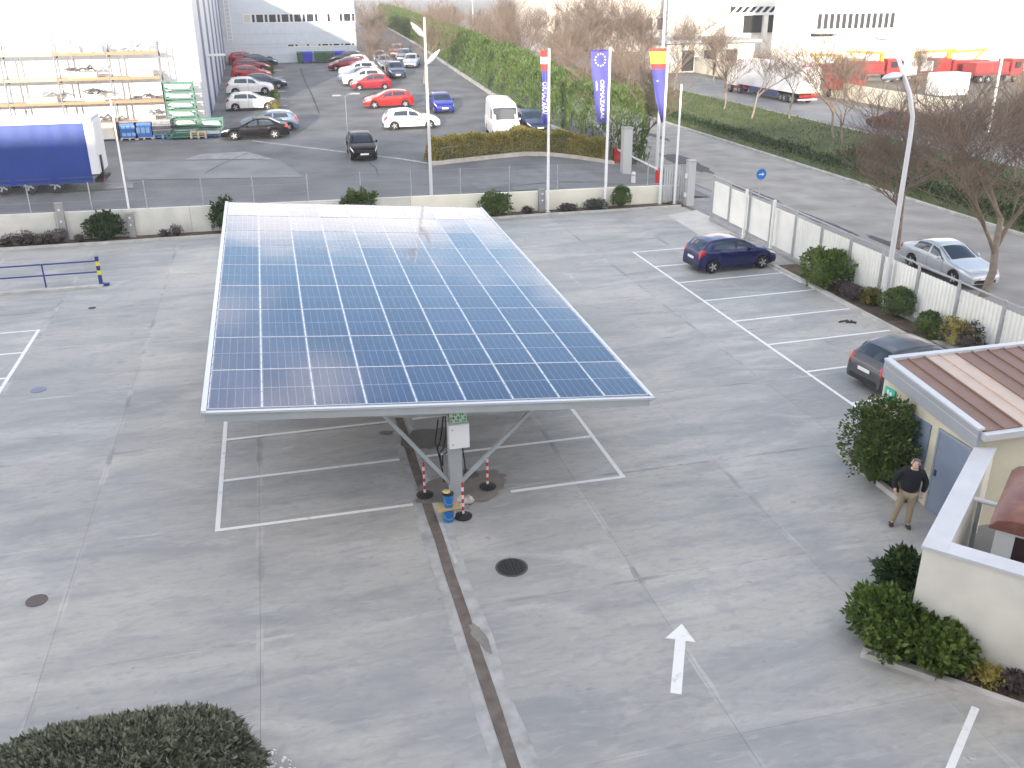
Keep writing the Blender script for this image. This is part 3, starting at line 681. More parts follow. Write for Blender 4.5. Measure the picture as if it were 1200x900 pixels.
MB().tube([(0, 0, 0), (0, 0, 9.5)], [.10, .06], 12).build('pole', POLE, lp, smooth='auto'); leaf_lamp(lp, (-.05, 0, 8.55), (-.8, -.2, .85)); leaf_lamp(lp, (.05, 0, 7.2), (.8, -.2, .85))
c = G(1035, 362)
lp = thing('lamp_post', 'tall pale lamp post with a bent top and two lanterns by the fence', 'street lamp', (c[0], c[1], .02))
MB().tube([(0, 0, 0), (0, 0, 6.6), (-.02, .02, 7.3), (-.22, .12, 8.1), (-.55, .3, 8.9), (-1.05, .55, 10.1)], [.11, .085, .08, .078, .072, .06], 12).build('pole', POLE, lp, smooth='auto')
leaf_lamp(lp, (-.55, .28, 8.75), (-.9, -.1, -.12), .85); leaf_lamp(lp, (-1.0, .5, 10.0), (-.9, -.1, .05), .85)
def t_lamp(label, x, y, z, h, arms, group=None, r=.06):
    t = thing('lamp_post', label, 'street lamp', (x, y, z), group=group)
    MB().tube([(0, 0, 0), (0, 0, h)], [r, r * .7], 10).build('pole', WHITEP, t, smooth='auto')
    for a, l_, dz in arms:
        MB().tube([(0, 0, h - .05), (a, -.1, h + dz)], .03, 6).build('arm', WHITEP, t); MB().box((a + math.copysign(l_ / 2, a), -.12, h + dz), (l_, .28, .07)).build('lamp_head', WHITEP, t)
    return t
t_lamp('thin white lamp post with flat T-shaped heads beside the blue trailer', AY(154, 262, 51.1)[0], 51.1, .9, 6.0, ((-.28, .85, .0), (-1.2, .9, -.02), (.12, .3, .02)))
p = GT(411, 203); _w = WHITEP; WHITEP = mat('yard_pole_grey', (.22, .23, .24), .5, .3); t_lamp('slim yard lamp with two flat heads behind the black oncoming car', p[0], p[1], p[2], 4.5, ((-.25, .5, .05), (.25, .6, .12)), r=.024); WHITEP = _w
# street lamps along the road
for px, py, h, lab in ((1068 + 90, 155, 11.5, 'street lamp leaning pale behind the bare trees by the far road'), (769, 203, 12, 'grey street lamp behind the red and yellow flag'), (703, 82, 12, 'far street lamp rising above the blue star flag'), (555, 60, 12, 'far street lamp among bare trees above the tall hedge'), (632, 52, 12, 'far thin street lamp right of the hedge top')):
    c = G(px, py); t = thing('lamp_post', lab, 'street lamp', (c[0], c[1], 0)); MB().tube([(0, 0, 0), (0, 0, h)], [.13, .08], 8).build('pole', POLE, t, smooth='auto')
    MB().tube([(0, 0, h - .05), (.9, -.1, h + .25)], .04, 6).build('arm', POLE, t); MB().box((1.2, -.12, h + .27), (.8, .28, .12)).build('lamp_head', POLE, t)

# ================================================================== BLUE RAILING AT THE LEFT
NAVY = mat('railing_blue', (.02, .035, .20), .4); rl = thing('railing', 'blue tubular railing with a yellow and blue banded end post', 'railing', (0, 41.7, .1))
xe = G(119, 335)[0]; 
for z in (.52, 1.0): MB().tube([(xe - 12, 0, z), (xe, 0, z)], .033, 8).build('rail', NAVY, rl)
for k in range(6): MB().tube([(xe - .0 - 2.15 * k - (.05 if k else 0), 0, 0), (xe - 2.15 * k - (.05 if k else 0), 0, .985)], .034, 8).build('post', NAVY, rl) if k else None
for k in range(6): MB().bb(xe - .07, xe + .07, -.075, .075, k * .20, k * .20 + .198).build('end_post_band', mat('band_yellow', (.75, .62, .05), .5) if k in (2, 4) else NAVY, rl)
MB().bb(xe - .08, xe + .32, -.1, .1, -.09, .0).build('foot', NAVY, rl)
MB().bb(-33, xe + .1, 41.35, 41.6, -.01, .10).build('kerb', MATS['kerb_stone'], kind='structure')

# ================================================================== PANEL FENCE ALONG THE RIGHT SIDE
FWHITE = mat('fence_white', (.80, .80, .75), .55, var=.08, vs_=.9); FX = 22.85
pf = thing('panel_fence', 'long fence of pale metal panels with a rail on top along the road', 'fence', (FX, 0, 0))
ys_ = [45.9, 43.9, 41.75, 39.55, 37.35, 35.15, 32.95, 30.75, 28.55, 26.35, 24.15, 21.95, 19.75, 17.5]
for k, (b, a) in enumerate(zip(ys_[:-1], ys_[1:])):
    z1 = 2.15 - (45.9 - a) * .0125; z0 = .42 - .3 * min(1, k / 5)
    if k < 4: MB().bb(-.03, .03, a + .03, b - .03, z0, z1).build('panel', FWHITE, pf)
    else:                                         # corrugated sheet
        mb = MB(); n = 44; vs = []
        for i in range(n + 1):
            y = a + .03 + (b - a - .06) * i / n; d = .022 if (i // 1) % 4 in (0, 1) else -.022
            vs += [(d - .006, y, z0), (d - .006, y, z1), (d + .006, y, z0), (d + .006, y, z1)]
        fs = []
        for i in range(n): q = 4 * i; fs += [(q, q + 1, q + 5, q + 4), (q + 2, q + 6, q + 7, q + 3), (q + 1, q + 3, q + 7, q + 5), (q, q + 4, q + 6, q + 2)]
        mb.add(vs, fs); mb.build('panel', FWHITE, pf)
for k, y in enumerate(ys_):
    z1 = 2.45 - (45.9 - y) * .013; MB().bb(-.115, -.035, y - .04, y + .04, 0, z1).build('post', STEEL, pf)
for y in (41.75, 39.0): MB().bb(-.33, -.22, y - .06, y + .06, 0, 2.5).build('gate_guide_post', FWHITE, pf)
MB().bar((-.075, ys_[-1], 2.41 - 28.4 * .013), (-.075, ys_[0], 2.41), .05, .05).build('top_rail', STEEL, pf)
MB().bb(-.2, .12, 17.5, 45.9, -.03, .15).build('plinth', mat('plinth_grey', (.33, .33, .32), .85, var=.15), pf)
gp = thing('gate_post', 'tall grey square gate post at the end of the low wall', 'gate post', (23.2, 49.75, 0))
MB().bb(-.22, .22, -.2, .2, 0, 2.55).build('shaft', mat('gate_grey', (.50, .52, .52), .5, .2), gp); MB().bb(-.25, .25, -.23, .23, 2.55, 2.62).build('cap', STEEL, gp)
for z in (.5, 1.6): MB().bb(-.32, -.221, -.08, .08, z, z + .25).build('roller_bracket', WHITEP, gp)
sg_ = thing('sliding_gate', 'grey slatted gate leaf parked beside the gate post', 'gate', (23.4, 50.3, 0))
for k in range(11): MB().bb(-1.6 + k * .15, -1.5 + k * .15, -.02, .02, .25, 2.2).build('slat', mat('gate_grey', (.5, .52, .52)), sg_)
for z in (.2, 2.2): MB().bb(-1.65, .05, -.03, .03, z, z + .08).build('rail', STEEL, sg_)
c = G(887, 258)
rs = thing('road_sign', 'round blue road sign with a white arrow behind the fence', 'sign', (24.6, 44.2, 0))
MB().tube([(0, 0, 0), (0, 0, 2.75)], .03, 8).build('pole', STEEL, rs); MB().lathe([(.28, -.06), (.28, -.04)], (0, 0, 2.7), 22, 'y').build('disc', mat('sign_blue', (.01, .16, .55), .4), rs)
MB().add([(-.15, -.065, 2.67), (.04, -.065, 2.67), (.04, -.065, 2.60), (.17, -.065, 2.70), (.04, -.065, 2.80), (.04, -.065, 2.73), (-.15, -.065, 2.73)], [tuple(range(7))]).build('arrow_mark', WHITEP, rs)
MB().bb(22.05 - .5, 22.6, 17.5, 36.6, -.03, .06).build('flower_bed', EARTH, kind='structure')
MB().bb(21.38, 21.55, 17.5, 36.7, -.03, .12).build('kerb', MATS['kerb_stone'], kind='structure')
def fshrub(px, py, size, n, leaf, m, label, seed, **k):
    c = G(px, py); return shrub('shrub', label, (min(c[0], 22.35), c[1], .05), size, n, leaf, m, seed, **k)
fshrub(966, 336, (.85, .95, .80), 3000, .15, LF_B, 'large bushy bright green shrub by the fence behind the blue car', 41)
fshrub(1060, 372, (.60, .66, .60), 3000, .08, LF_M, 'clipped round green shrub beside the lamp post at the fence', 42, rough=.06)
fshrub(1086, 393, (.45, .45, .45), 1700, .08, LF_M, 'small round green shrub between the big clipped one and the roof', 43, rough=.07)
fshrub(1101, 402, (.38, .38, .33), 1300, .08, LF_M, 'smallest round green shrub near the grey car', 44, rough=.07)
fshrub(1138, 406, (.7, .75, .55), 900, .11, LF_O, 'sparse brown green shrub in front of the corrugated panels', 45, rough=.3)
fshrub(1178, 408, (.6, .6, .5), 700, .11, LF_P, 'thin brownish shrub near the roof at the fence', 46, rough=.3)
fshrub(1020, 358, (.35, .4, .30), 700, .12, LF_Y, 'small yellow green plant left of the lamp post', 47)
fshrub(1000, 352, (.42, .5, .30), 700, .08, LF_P, 'low withered brown plant right of the bright shrub', 48)
fshrub(988, 345, (.36, .4, .26), 600, .08, LF_P, 'low dull brown tuft at the foot of the bright shrub', 49)
# twisted dark litter on a bay
mb = MB()
c = G(993, 378)
for k in range(9): a = random.uniform(0, 6.3); mb.box((c[0] + random.uniform(-.25, .25), c[1] + random.uniform(-.15, .15), .03), (random.uniform(.15, .35), .05, .04), a)
mb.build('litter', DARKM, label='twisted dark scrap lying on an empty bay', cat='litter')

# ================================================================== SMALL BUILDING AT THE RIGHT
CREAM = mat('cream_render', (.60, .57, .44), .85, var=.1, vs_=1.5); PWHITE = mat('parapet_white', (.72, .70, .63), .8, var=.1, vs_=1.1, bump=.15)
GREYP = mat('fascia_grey', (.36, .385, .42), .5, .2, var=.05); BROWN = mat('roof_brown', (.235, .14, .105), .5, .1, var=.1, vs_=1.2); BEIGE = mat('roof_beige', (.58, .46, .38), .5, .1, var=.06)
XB = 14.42
sb = thing('annex_building', 'low cream annex with ribbed brown and beige metal roof', 'building', (XB, 0, 0))
MB().bb(.04, 12, 15.32, 18.72, 0, 2.60).build('wall', CREAM, sb)
zf = lambda y: 2.66 + (y - 15.25) * .1
yN, yF = 15.2, 18.70
def slab_q(name, x0, x1, dz0, dz1, m, y0=yN, y1=yF):
    mb = MB(); mb.add([(x0, y0, zf(y0) + dz0), (x1, y0, zf(y0) + dz0), (x1, y1, zf(y1) + dz0), (x0, y1, zf(y1) + dz0), (x0, y0, zf(y0) + dz1), (x1, y0, zf(y0) + dz1), (x1, y1, zf(y1) + dz1), (x0, y1, zf(y1) + dz1)],
        [(0, 3, 2, 1), (4, 5, 6, 7), (0, 1, 5, 4), (2, 3, 7, 6), (0, 4, 7, 3), (1, 2, 6, 5)]); return mb.build(name, m, sb)
slab_q('fascia', -.06, .035, -.45, .0, GREYP); slab_q('fascia_cap', -.08, .10, .002, .05, mat('cap_light', (.62, .63, .65), .4, .3))
slab_q('fascia_groove', -.064, -.0605, -.16, -.145, mat('cap_light', (.62, .63, .65)))
rf = slab_q('roof', .105, 12, -.12, -.045, mat('roof_deck', (.2, .15, .13), .7), yN, yF - .06)
wd = .47
for k in range(24):
    x0 = .108 + k * wd; q = slab_q('roof_sheet', x0 + .02, x0 + wd - .02, -.044, -.02, BEIGE if k % 8 in (2, 3) else BROWN, yN, yF - .07); q.parent = rf
    q = slab_q('seam', x0 + wd - .02, x0 + wd + .02, -.044, .015, BEIGE if k % 8 == 2 else BROWN, yN, yF - .07); q.parent = rf
slab_q('far_gutter', .101, 12, -.08, .05, MATS['cap_light'], yF - .055, yF + .09)
slab_q('near_gutter', .02, 12, -.20, -.045, MATS['cap_light'], yN - .14, yN - .002)
DOOR = mat('door_blue_grey', (.20, .25, .34), .5, .1, var=.06)
d = MB().bb(.0, .036, 15.42, 16.40, .02, 2.06).build('door', DOOR, sb); MB().bb(-.03, -.002, 16.28, 16.34, .95, 1.1).build('handle', DARKM, d)
for a, b, z0, z1 in ((15.35, 15.415, 0, 2.13), (16.405, 16.47, 0, 2.13), (15.416, 16.404, 2.065, 2.13)): MB().bb(-.012, .037, a, b, z0, z1).build('door_frame', mat('door_frame_grey', (.27, .30, .34), .5), sb)
d = MB().bb(.002, .036, 16.75, 17.45, .02, 2.06).build('door', DOOR, sb)
sgn = thing('safety_sign', 'small green safety sign on the cream wall above the big shrub', 'sign', (XB - .005, 18.38, 1.92))
MB().bb(0, .02, -.2, .2, 0, .42).build('plate', mat('sign_green', (.05, .50, .36), .5), sgn)
for q in ((-.12, .06, .1, .18), (.02, .14, .06, .15), (-.08, .0, .22, .33), (.04, .1, .24, .36)): MB().bb(-.003, -.0005, q[0], q[1], q[2], q[3]).build('mark', WHITEP, sgn)
# diagonal parapet yard wall
ZP = 2.25; C0 = np.array([10.75, 12.1]); dU = _n(np.array([3.75, 3.22])); dV = np.array([dU[1], -dU[0]])   # dU towards the annex, dV along the front face
yw = thing('yard_wall', 'thick white parapet wall enclosing the small service yard', 'wall', (0, 0, 0))
def quadbox(P, z0, z1): return MB().prism([tuple(p) for p in P], z0, z1)
th = .36; LU = 4.75; LV = 9.0
quadbox([C0 + dV * th * .001, C0 + dU * LU, C0 + dU * (LU + .3) + dV * th, C0 + dV * th], 0, ZP - .06).build('side_wall', PWHITE, yw)
quadbox([C0 + dV * (th + .002), C0 + dV * (th + .002) + dU * th, C0 + dV * LV + dU * th, C0 + dV * LV], 0, ZP - .06).build('front_wall', PWHITE, yw)
cp = mat('coping_grey', (.56, .57, .60), .6, var=.06)
quadbox([C0 - dU * .03 - dV * .03, C0 + dU * LU - dV * .03, C0 + dU * (LU + .3) + dV * (th + .03), C0 - dU * .03 + dV * (th + .03)][:4], ZP - .06, ZP).build('coping', cp, yw)
quadbox([C0 + dV * (th + .032) - dU * .03, C0 + dV * (th + .032) + dU * (th + .03), C0 + dV * LV + dU * (th + .03), C0 + dV * LV - dU * .03], ZP - .06, ZP).build('coping', cp, yw)
fl = quadbox([C0 + dU * th + dV * th, C0 + dU * 6 + dV * th, C0 + dU * 6 + dV * LV, C0 + dU * th + dV * LV], .02, .06).build('yard_floor', PATCH, yw)
# rusty-lidded tank housing inside
hb = thing('tank_housing', 'white housing with rust-brown domed lid inside the service yard', 'housing', (0, 0, 0))
B0 = C0 + dU * 1.75 + dV * .95; bu, bv = 2.4, 2.7
quadbox([B0, B0 + dU * bu, B0 + dU * bu + dV * bv, B0 + dV * bv], .06, 2.1).build('body', mat('housing_white', (.72, .72, .70), .5, var=.05), hb)
q = .12; quadbox([B0 - dU * .012 + dV * .35, B0 - dU * .002 + dV * .35, B0 - dU * .002 + dV * bv * .95, B0 - dU * .012 + dV * bv * .95], 1.42, 1.98).build('vent_opening', mat('opening_dark', (.03, .012, .012), .7), hb)
lm = MB(); prof = [(-.12, 2.08), (-.12, 2.22), (.0, 2.36), (.25, 2.43), (bv * .5, 2.47), (bv - .25, 2.43), (bv, 2.36), (bv + .12, 2.22), (bv + .12, 2.08)]
n = len(prof); vs = []
for a in (-.12, .05, bu - .05, bu + .12):
    k = 0 if a in (.05, bu - .05) else .09
    for v, z in prof: pnt = B0 + dU * a + dV * v; vs.append((pnt[0], pnt[1], z - (k if z > 2.1 else 0)))
fs = [(i * n + j, i * n + j + 1, (i + 1) * n + j + 1, (i + 1) * n + j) for i in range(3) for j in range(n - 1)] + [tuple(range(n))[::-1], tuple(3 * n + j for j in range(n))]
lm.add(vs, fs); lm.build('lid', mat('rust_brown', (.16, .062, .05), .45, c2=(.30, .15, .09), vs_=2.2, thresh=(.5, .8)), hb, smooth='auto')
P0 = C0 + dU * 3.0 + dV * th; P1 = P0 + dV * .75
pp = thing('vent_pipe', 'short white pipe sticking out of the parapet above the brown lid', 'pipe', (P0[0], P0[1], 1.9)); MB().tube([(0, 0, 0), (dV[0] * .7, dV[1] * .7, .0)], .05, 10).build('tube', WHITEP, pp); MB().tube([(dV[0] * .12, dV[1] * .12, -1.8), (dV[0] * .12, dV[1] * .12, -.06)], .045, 8).build('downpipe', STEEL, pp)
# kerbs and beds round the annex
K0, K1 = G(1008, 770), G(1200, 838); kd = _n((K1 - K0)[:2]); kn = np.array([-kd[1], kd[0]])
A = K0[:2]; quadbox([A, A + kd * 9, A + kd * 9 + kn * .16, A + kn * .16], -.03, .13).build('kerb', MATS['kerb_stone'], kind='structure')
quadbox([A + kn * .165, A + kd * 9 + kn * .165, A + kd * 9 + kn * 1.0, A + kn * 1.0], -.03, .07).build('flower_bed', EARTH, kind='structure')
MB().bb(13.93, 14.06, 16.75, 19.5, -.03, .14).build('kerb', MATS['kerb_stone'], kind='structure'); MB().bb(14.065, 14.35, 16.75, 19.4, -.03, .08).build('flower_bed', EARTH, kind='structure')
shrub('shrub', 'tall dense leafy shrub beside the annex door', (13.98, 17.75, .06), (.60, .90, 1.02), 6500, .11, LF_M, 51, rough=.26, stems=5)
c = A + kd * .42 + kn * .72; shrub('shrub', 'broad glossy green shrub in the bed by the parapet wall', (c[0], c[1], .06), (.72, .72, .50), 3000, .15, LF_B, 52)
c = A + kd * 1.12 + kn * .62; shrub('shrub', 'lower bright green shrub joined to the broad one by the parapet', (c[0], c[1], .06), (.62, .60, .40), 2400, .15, LF_B, 53)
for k in range(5):
    c = A + kd * (2.1 + k * .45) + kn * .55; shrub('bed_plant', 'low withered brown plant at the foot of the parapet wall', (c[0], c[1], .06), (.30, .26, .13 + .03 * (k % 2)), 420, .08, LF_P if k % 2 else LF_O, 60 + k, cat='plant', group='withered plants at the parapet')
c = G(1062, 690); shrub('shrub', 'small dark shrub tucked behind the parapet corner', (11.55, 13.45, .02), (.40, .5, .50), 1500, .15, LF_D, 58)
# big foreground shrub with white gravel
fs_c = G(150, 902); shrub('foreground_shrub', 'large dark grey-green shrub mound in the near planter', (fs_c[0] + .08, fs_c[1] - .55, .0), (2.25, 1.1, .62), 19000, .12, leafmat('leaf_olive', (.045, .055, .035), (.24, .26, .19), vs_=3), 71, rough=.08, stems=7, asp=.34, up=.35)
gv = MB(); q = random.Random(5)
for k in range(2600):
    a, r = q.uniform(0, 6.28), math.sqrt(q.random()); x, y = fs_c[0] - .1 + 2.75 * r * math.cos(a), fs_c[1] - .75 + 1.25 * r * math.sin(a); s = q.uniform(.02, .045)
    gv.box((x, y, s * .4), (s, s * q.uniform(.7, 1.2), s * .8), q.uniform(0, 3))
gv.build('gravel', mat('white_gravel', (.70, .69, .67), .8, isl=.15), kind='stuff', label='white gravel round the large near shrub', cat='gravel')
# ================================================================== CARS
GLASS = mat('car_glass', (.025, .032, .042), .05, spec=1.0); TYRE = mat('tyre', (.018, .018, .019), .8); RIM = mat('alloy_rim', (.55, .56, .58), .35, .7)
RIMD = mat('rim_dark', (.22, .22, .23), .5, .3); LAMP = mat('headlamp', (.75, .77, .80), .12, .2); TAIL = mat('tail_lamp', (.42, .012, .015), .2, coat=.5); PLATE = mat('number_plate', (.82, .82, .80), .5); TRIM = mat('black_trim', (.02, .02, .022), .55)
def interp(pts, x):
    if x <= pts[0][0]: return pts[0][1]
    for (a, za), (b, zb) in zip(pts[:-1], pts[1:]):
        if x <= b: return za + (zb - za) * (x - a) / (b - a)
    return pts[-1][1]
def catmull(P, v):
    i = min(int(v), len(P) - 2); t = v - i
    p0, p1, p2, p3 = P[max(i - 1, 0)], P[i], P[i + 1], P[min(i + 2, len(P) - 1)]
    if i == 0: p0 = 2 * p1 - p2
    if i + 2 > len(P) - 1: p3 = np.array([-P[i][0], P[i][1]])
    return .5 * ((2 * p1) + (-p0 + p2) * t + (2 * p0 - 5 * p1 + 4 * p2 - p3) * t * t + (-p0 + 3 * p1 - 3 * p2 + p3) * t ** 3)
class CarShape:
    def __init__(s, L, W, top, belt, ws, rw, doors, tumble=.74, wr=.315, xf=.82, xr=None, sill=.24):
        s.L, s.W, s.top, s.belt, s.ws, s.rw, s.doors, s.tumble, s.wr, s.xf, s.xr, s.sill = L, W, top, belt, ws, rw, doors, tumble, wr, xf, xr or L - .76, sill
        s.H = max(z for _, z in top); s.ar = wr + .055
    def plan(s, x):
        k = 1.0
        if x < .8: k -= .25 * ((.8 - x) / .8) ** 2.4
        e = s.L - x
        if e < .6: k -= .15 * ((.6 - e) / .6) ** 2.2
        return k
    def S(s, x, v):
        zt = np.mean([interp(s.top, x + d) for d in (-.05, 0, .05)]) if .1 < x < s.L - .1 else interp(s.top, x)
        zs = s.sill
        for xc in (s.xf, s.xr):
            if abs(x - xc) < s.ar: zs = max(zs, s.wr + math.sqrt(s.ar ** 2 - (x - xc) ** 2) - .01)
        bz = interp(s.belt, x); zb = min(bz, zt - .035); zs = min(zs, zb - .06); hw = s.W / 2 * s.plan(x)
        t = max(0, min(1, (zt - zb) / (s.H - bz)))
        # keep the bumper corners tucked under
        P = [(hw * .955, zs), (hw * .995, zs + (zb - zs) * .45), (hw * .985, zs + (zb - zs) * .8), (hw * .94, zb), (hw * (.86 + (s.tumble - .86) * t), zb + (zt - zb) * .87), (hw * (.6 + (.5 - .6) * t), zt - .008), (0, zt + .012)]
        q = catmull([np.array(p) for p in P], v); return np.array([x, max(0, q[0]) if v < 6 else 0.0, q[1]])
    def P(s, x, v, side=1, off=0.0):
        p = s.S(x, v)
        if off:
            h = .012; a = s.S(min(x + h, s.L), v) - s.S(max(x - h, 0), v); v0, v1 = max(0, v - .04), min(6, v + .04); b = s.S(x, v1) - s.S(x, v0)
            n = np.cross(a, b); n = n / (np.linalg.norm(n) + 1e-9)
            if n[1] < 0 and v < 5.9: n = -n
            if n[2] < 0 and v > 5: n = -n
            p = p + n * off
        return (s.L / 2 - p[0], side * p[1], p[2])
    def body(s):
        xs = sorted(set([0, .03, .08, .16] + [round(.25 + k * (s.L - .45) / 34, 3) for k in range(35)] + [s.L - .12, s.L - .05, s.L] + [round(xc + s.ar * math.cos(a), 3) for xc in (s.xf, s.xr) for a in np.linspace(.02, 3.12, 15)]))
        vv = [k * .5 for k in range(13)]; mb = MB(); n = len(vv) * 2 - 1
        for x in xs:
            mb.v += [s.P(x, v, 1) for v in vv] + [s.P(x, v, -1) for v in vv[-2::-1]]
        for i in range(len(xs) - 1):
            for k in range(n - 1): mb.f.append((i * n + k, i * n + k + 1, (i + 1) * n + k + 1, (i + 1) * n + k)); mb.m.append(0)
        mb.f.append(tuple(range(n))[::-1]); mb.m.append(0); mb.f.append(tuple((len(xs) - 1) * n + k for k in range(n))); mb.m.append(0)
        me = mb.mesh('body', MATS['carbase'], True); me.set_sharp_from_angle(angle=R(42)); return me
    def patch(s, x0, x1, v0, v1, side, off, m, name, nu=8, nv=5, xt0=None, xt1=None):
        mb = MB(); xt0 = x0 if xt0 is None else xt0; xt1 = x1 if xt1 is None else xt1
        for j in range(nv + 1):
            for i in range(nu + 1):
                f = j / nv; a = x0 + (xt0 - x0) * f; b = x1 + (xt1 - x1) * f; mb.v.append(s.P(a + (b - a) * i / nu, v0 + (v1 - v0) * f, side, off))
        for j in range(nv):
            for i in range(nu): k = j * (nu + 1) + i; mb.f.append((k, k + 1, k + nu + 2, k + nu + 1)); mb.m.append(0)
        return mb.mesh(name, m, True)
    def screen(s, x0, x1, off, name, vlo=4.22):   # glass across the car
        mb = MB(); vv = list(np.linspace(vlo, 6, 6)); nu = 8; n = len(vv) * 2 - 1
        for i in range(nu + 1):
            x = x0 + (x1 - x0) * i / nu; mb.v += [s.P(x, v, 1, off) for v in vv] + [s.P(x, v, -1, off) for v in vv[-2::-1]]
        for i in range(nu):
            for k in range(n - 1): mb.f.append((i * n + k, i * n + k + 1, (i + 1) * n + k + 1, (i + 1) * n + k)); mb.m.append(0)
        return mb.mesh(name, GLASS, True)
mat('carbase', (.5, .5, .5), .3)
def wheel_mesh(r, wd=.2):
    t = MB().lathe([(r * .62, -wd / 2), (r * .93, -wd / 2), (r, -wd * .32), (r, wd * .32), (r * .93, wd / 2), (r * .62, wd / 2)], n=22, axis='y').mesh('wheel', TYRE, 'auto')
    mb = MB(); mb.lathe([(r * .64, wd * .30), (r * .64, wd * .49), (r * .56, wd * .49), (r * .55, wd * .34)], n=22, axis='y'); mb.lathe([(r * .6, wd * .26), (r * .6, wd * .29)], n=22, axis='y', mi=1)
    for k in range(5):
        a = 2 * math.pi * k / 5; c, q = math.cos(a), math.sin(a); mb.bar((c * r * .1, wd * .44, q * r * .1), (c * r * .6, wd * .45, q * r * .6), .05, r * .21)
    mb.lathe([(r * .16, wd * .3), (r * .16, wd * .5)], n=10, axis='y')
    return t, mb.mesh('rim', [RIM, RIMD], False)
def car_kit(sh, van=False):
    k = {}; L = sh.L; k['sh'] = sh; k['body'] = sh.body(); dr = sh.doors
    k['windscreen'] = [sh.screen(sh.ws[0] + .06, sh.ws[1] - .03, .008, 'windscreen')]
    k['rear_window'] = [] if van else [sh.screen(sh.rw[0] + .03, sh.rw[1] - .05, .008, 'rear_window', 4.3)]
    k['side_window'] = [sh.patch(a, b, 3.14, 3.88, sd, .009, GLASS, 'side_window', xt0=ta, xt1=tb) for (a, b, ta, tb) in dr for sd in (1, -1)]
    k['headlight'] = [sh.patch(.05, .50, 2.05, 2.85, sd, .008, LAMP, 'headlight', xt0=.14, xt1=.66) for sd in (1, -1)]
    k['tail_light'] = [sh.patch(L - .30, L - .012, 1.95, 4.45 if not van else 2.8, sd, .010, TAIL, 'tail_light', 8, 9, xt0=L - .17, xt1=L - .035) for sd in (1, -1)]
    k['door_seam'] = [] if van else [sh.patch(x, x + .014, .25, 3.0, sd, .003, TRIM, 'door_seam', 1, 8) for x in (dr[0][0] + .0, dr[0][1] + .03, min(dr[-1][1], sh.xr - .28)) for sd in (1, -1)]
    k['door_handle'] = [MB().box(((L / 2 - x), sd * (sh.S(x, 2.45)[1] + .012), sh.S(x, 2.45)[2]), (.19, .035, .035)).mesh('door_handle', MATS['carbase']) for x in (dr[0][1] - .16, min(dr[-1][1], sh.xr - .35) - .12) for sd in (1, -1)]
    xm = dr[0][0] + .18; p = sh.S(xm, 3.0); mm = []
    for sd in (1, -1):
        q = MB(); q.lathe([(.02, -.07), (.075, -.045), (.085, 0), (.07, .05), (.02, .07)], (L / 2 - xm, sd * (p[1] + .12), p[2] + .06), 10, 'y'); q.box((L / 2 - xm, sd * (p[1] + .03), p[2] + .03), (.05, .1, .03)); mm.append(q.mesh('mirror', MATS['carbase'], 'auto'))
    k['mirror'] = mm
    zt0 = interp(sh.top, 0); hw0 = sh.W / 2 * sh.plan(0)
    k['grille'] = [MB().bb(L / 2 + .001, L / 2 + .012, -hw0 * .62, hw0 * .62, zt0 * .56, zt0 * .72).mesh('grille', TRIM), MB().bb(L / 2 + .001, L / 2 + .012, -hw0 * .75, hw0 * .75, sh.sill + .03, sh.sill + .16).mesh('grille', TRIM)]
    k['number_plate'] = [MB().bb(L / 2 + .0125, L / 2 + .022, -.26, .26, .42, .53).mesh('number_plate', PLATE), MB().bb(-L / 2 - .02, -L / 2 - .001, -.26, .26, .60, .71).mesh('number_plate', PLATE)]
    k['rear_bumper_trim'] = [MB().bb(-L / 2 - .015, -L / 2 - .001, -hw0 * .9, hw0 * .9, sh.sill + .02, sh.sill + .17).mesh('rear_bumper_trim', TRIM)]
    k['underbody'] = [MB().bb(-L / 2 + .2, L / 2 - .25, -sh.W / 2 + .16, sh.W / 2 - .16, .19, .62).mesh('underbody', TRIM)]
    k['wheel'], k['rim'] = wheel_mesh(sh.wr)
    return k
PAINTED = ('body', 'mirror', 'door_handle')
def put_car(kit, label, colour, x, y, z, hd, pitch=0.0, group='cars in the yard', name='parked_car', cat='car'):
    sh = kit['sh']; t = thing(name, label, cat, (x, y, z), 0, group); t.rotation_euler = (0, -pitch, R(hd)) if pitch else (0, 0, R(hd))
    m = mat('car_paint_' + colour[0], colour[1], .32, colour[2], coat=.0 if colour[0] == 'black' else .5, spec=.2 if colour[0] == 'black' else .5)
    def ln(nm, me, par=t):
        o = link(nm, me, par)
        if nm in PAINTED: o.material_slots[0].link = 'OBJECT'; o.material_slots[0].material = m
        return o
    b = ln('body', kit['body'])
    for nm in ('windscreen', 'rear_window', 'side_window', 'headlight', 'tail_light', 'door_seam', 'door_handle', 'mirror', 'grille', 'number_plate', 'rear_bumper_trim', 'underbody'):
        for me in kit[nm]: ln(nm, me)
    for xc in (sh.xf, sh.xr):
        for sd in (1, -1):
            o = link('wheel', kit['wheel'], t); o.location = (sh.L / 2 - xc, sd * (sh.W / 2 - .125), sh.wr)
            if sd < 0: o.rotation_euler = (0, 0, math.pi)
            link('rim', kit['rim'], o)
    return t
HATCH = car_kit(CarShape(4.25, 1.79, [(0, .60), (.06, .69), (.25, .79), (.6, .88), (1.1, .965), (1.2, .99), (1.95, 1.36), (2.3, 1.445), (2.8, 1.46), (3.4, 1.41), (3.72, 1.345), (4.02, 1.05), (4.14, .93), (4.2, .85), (4.25, .62)], [(0, .8), (1.2, .92), (4.25, 1.02)], (1.18, 2.02), (3.70, 4.08), [(1.42, 2.36, 1.85, 2.38), (2.46, 3.55, 2.46, 3.42)]))
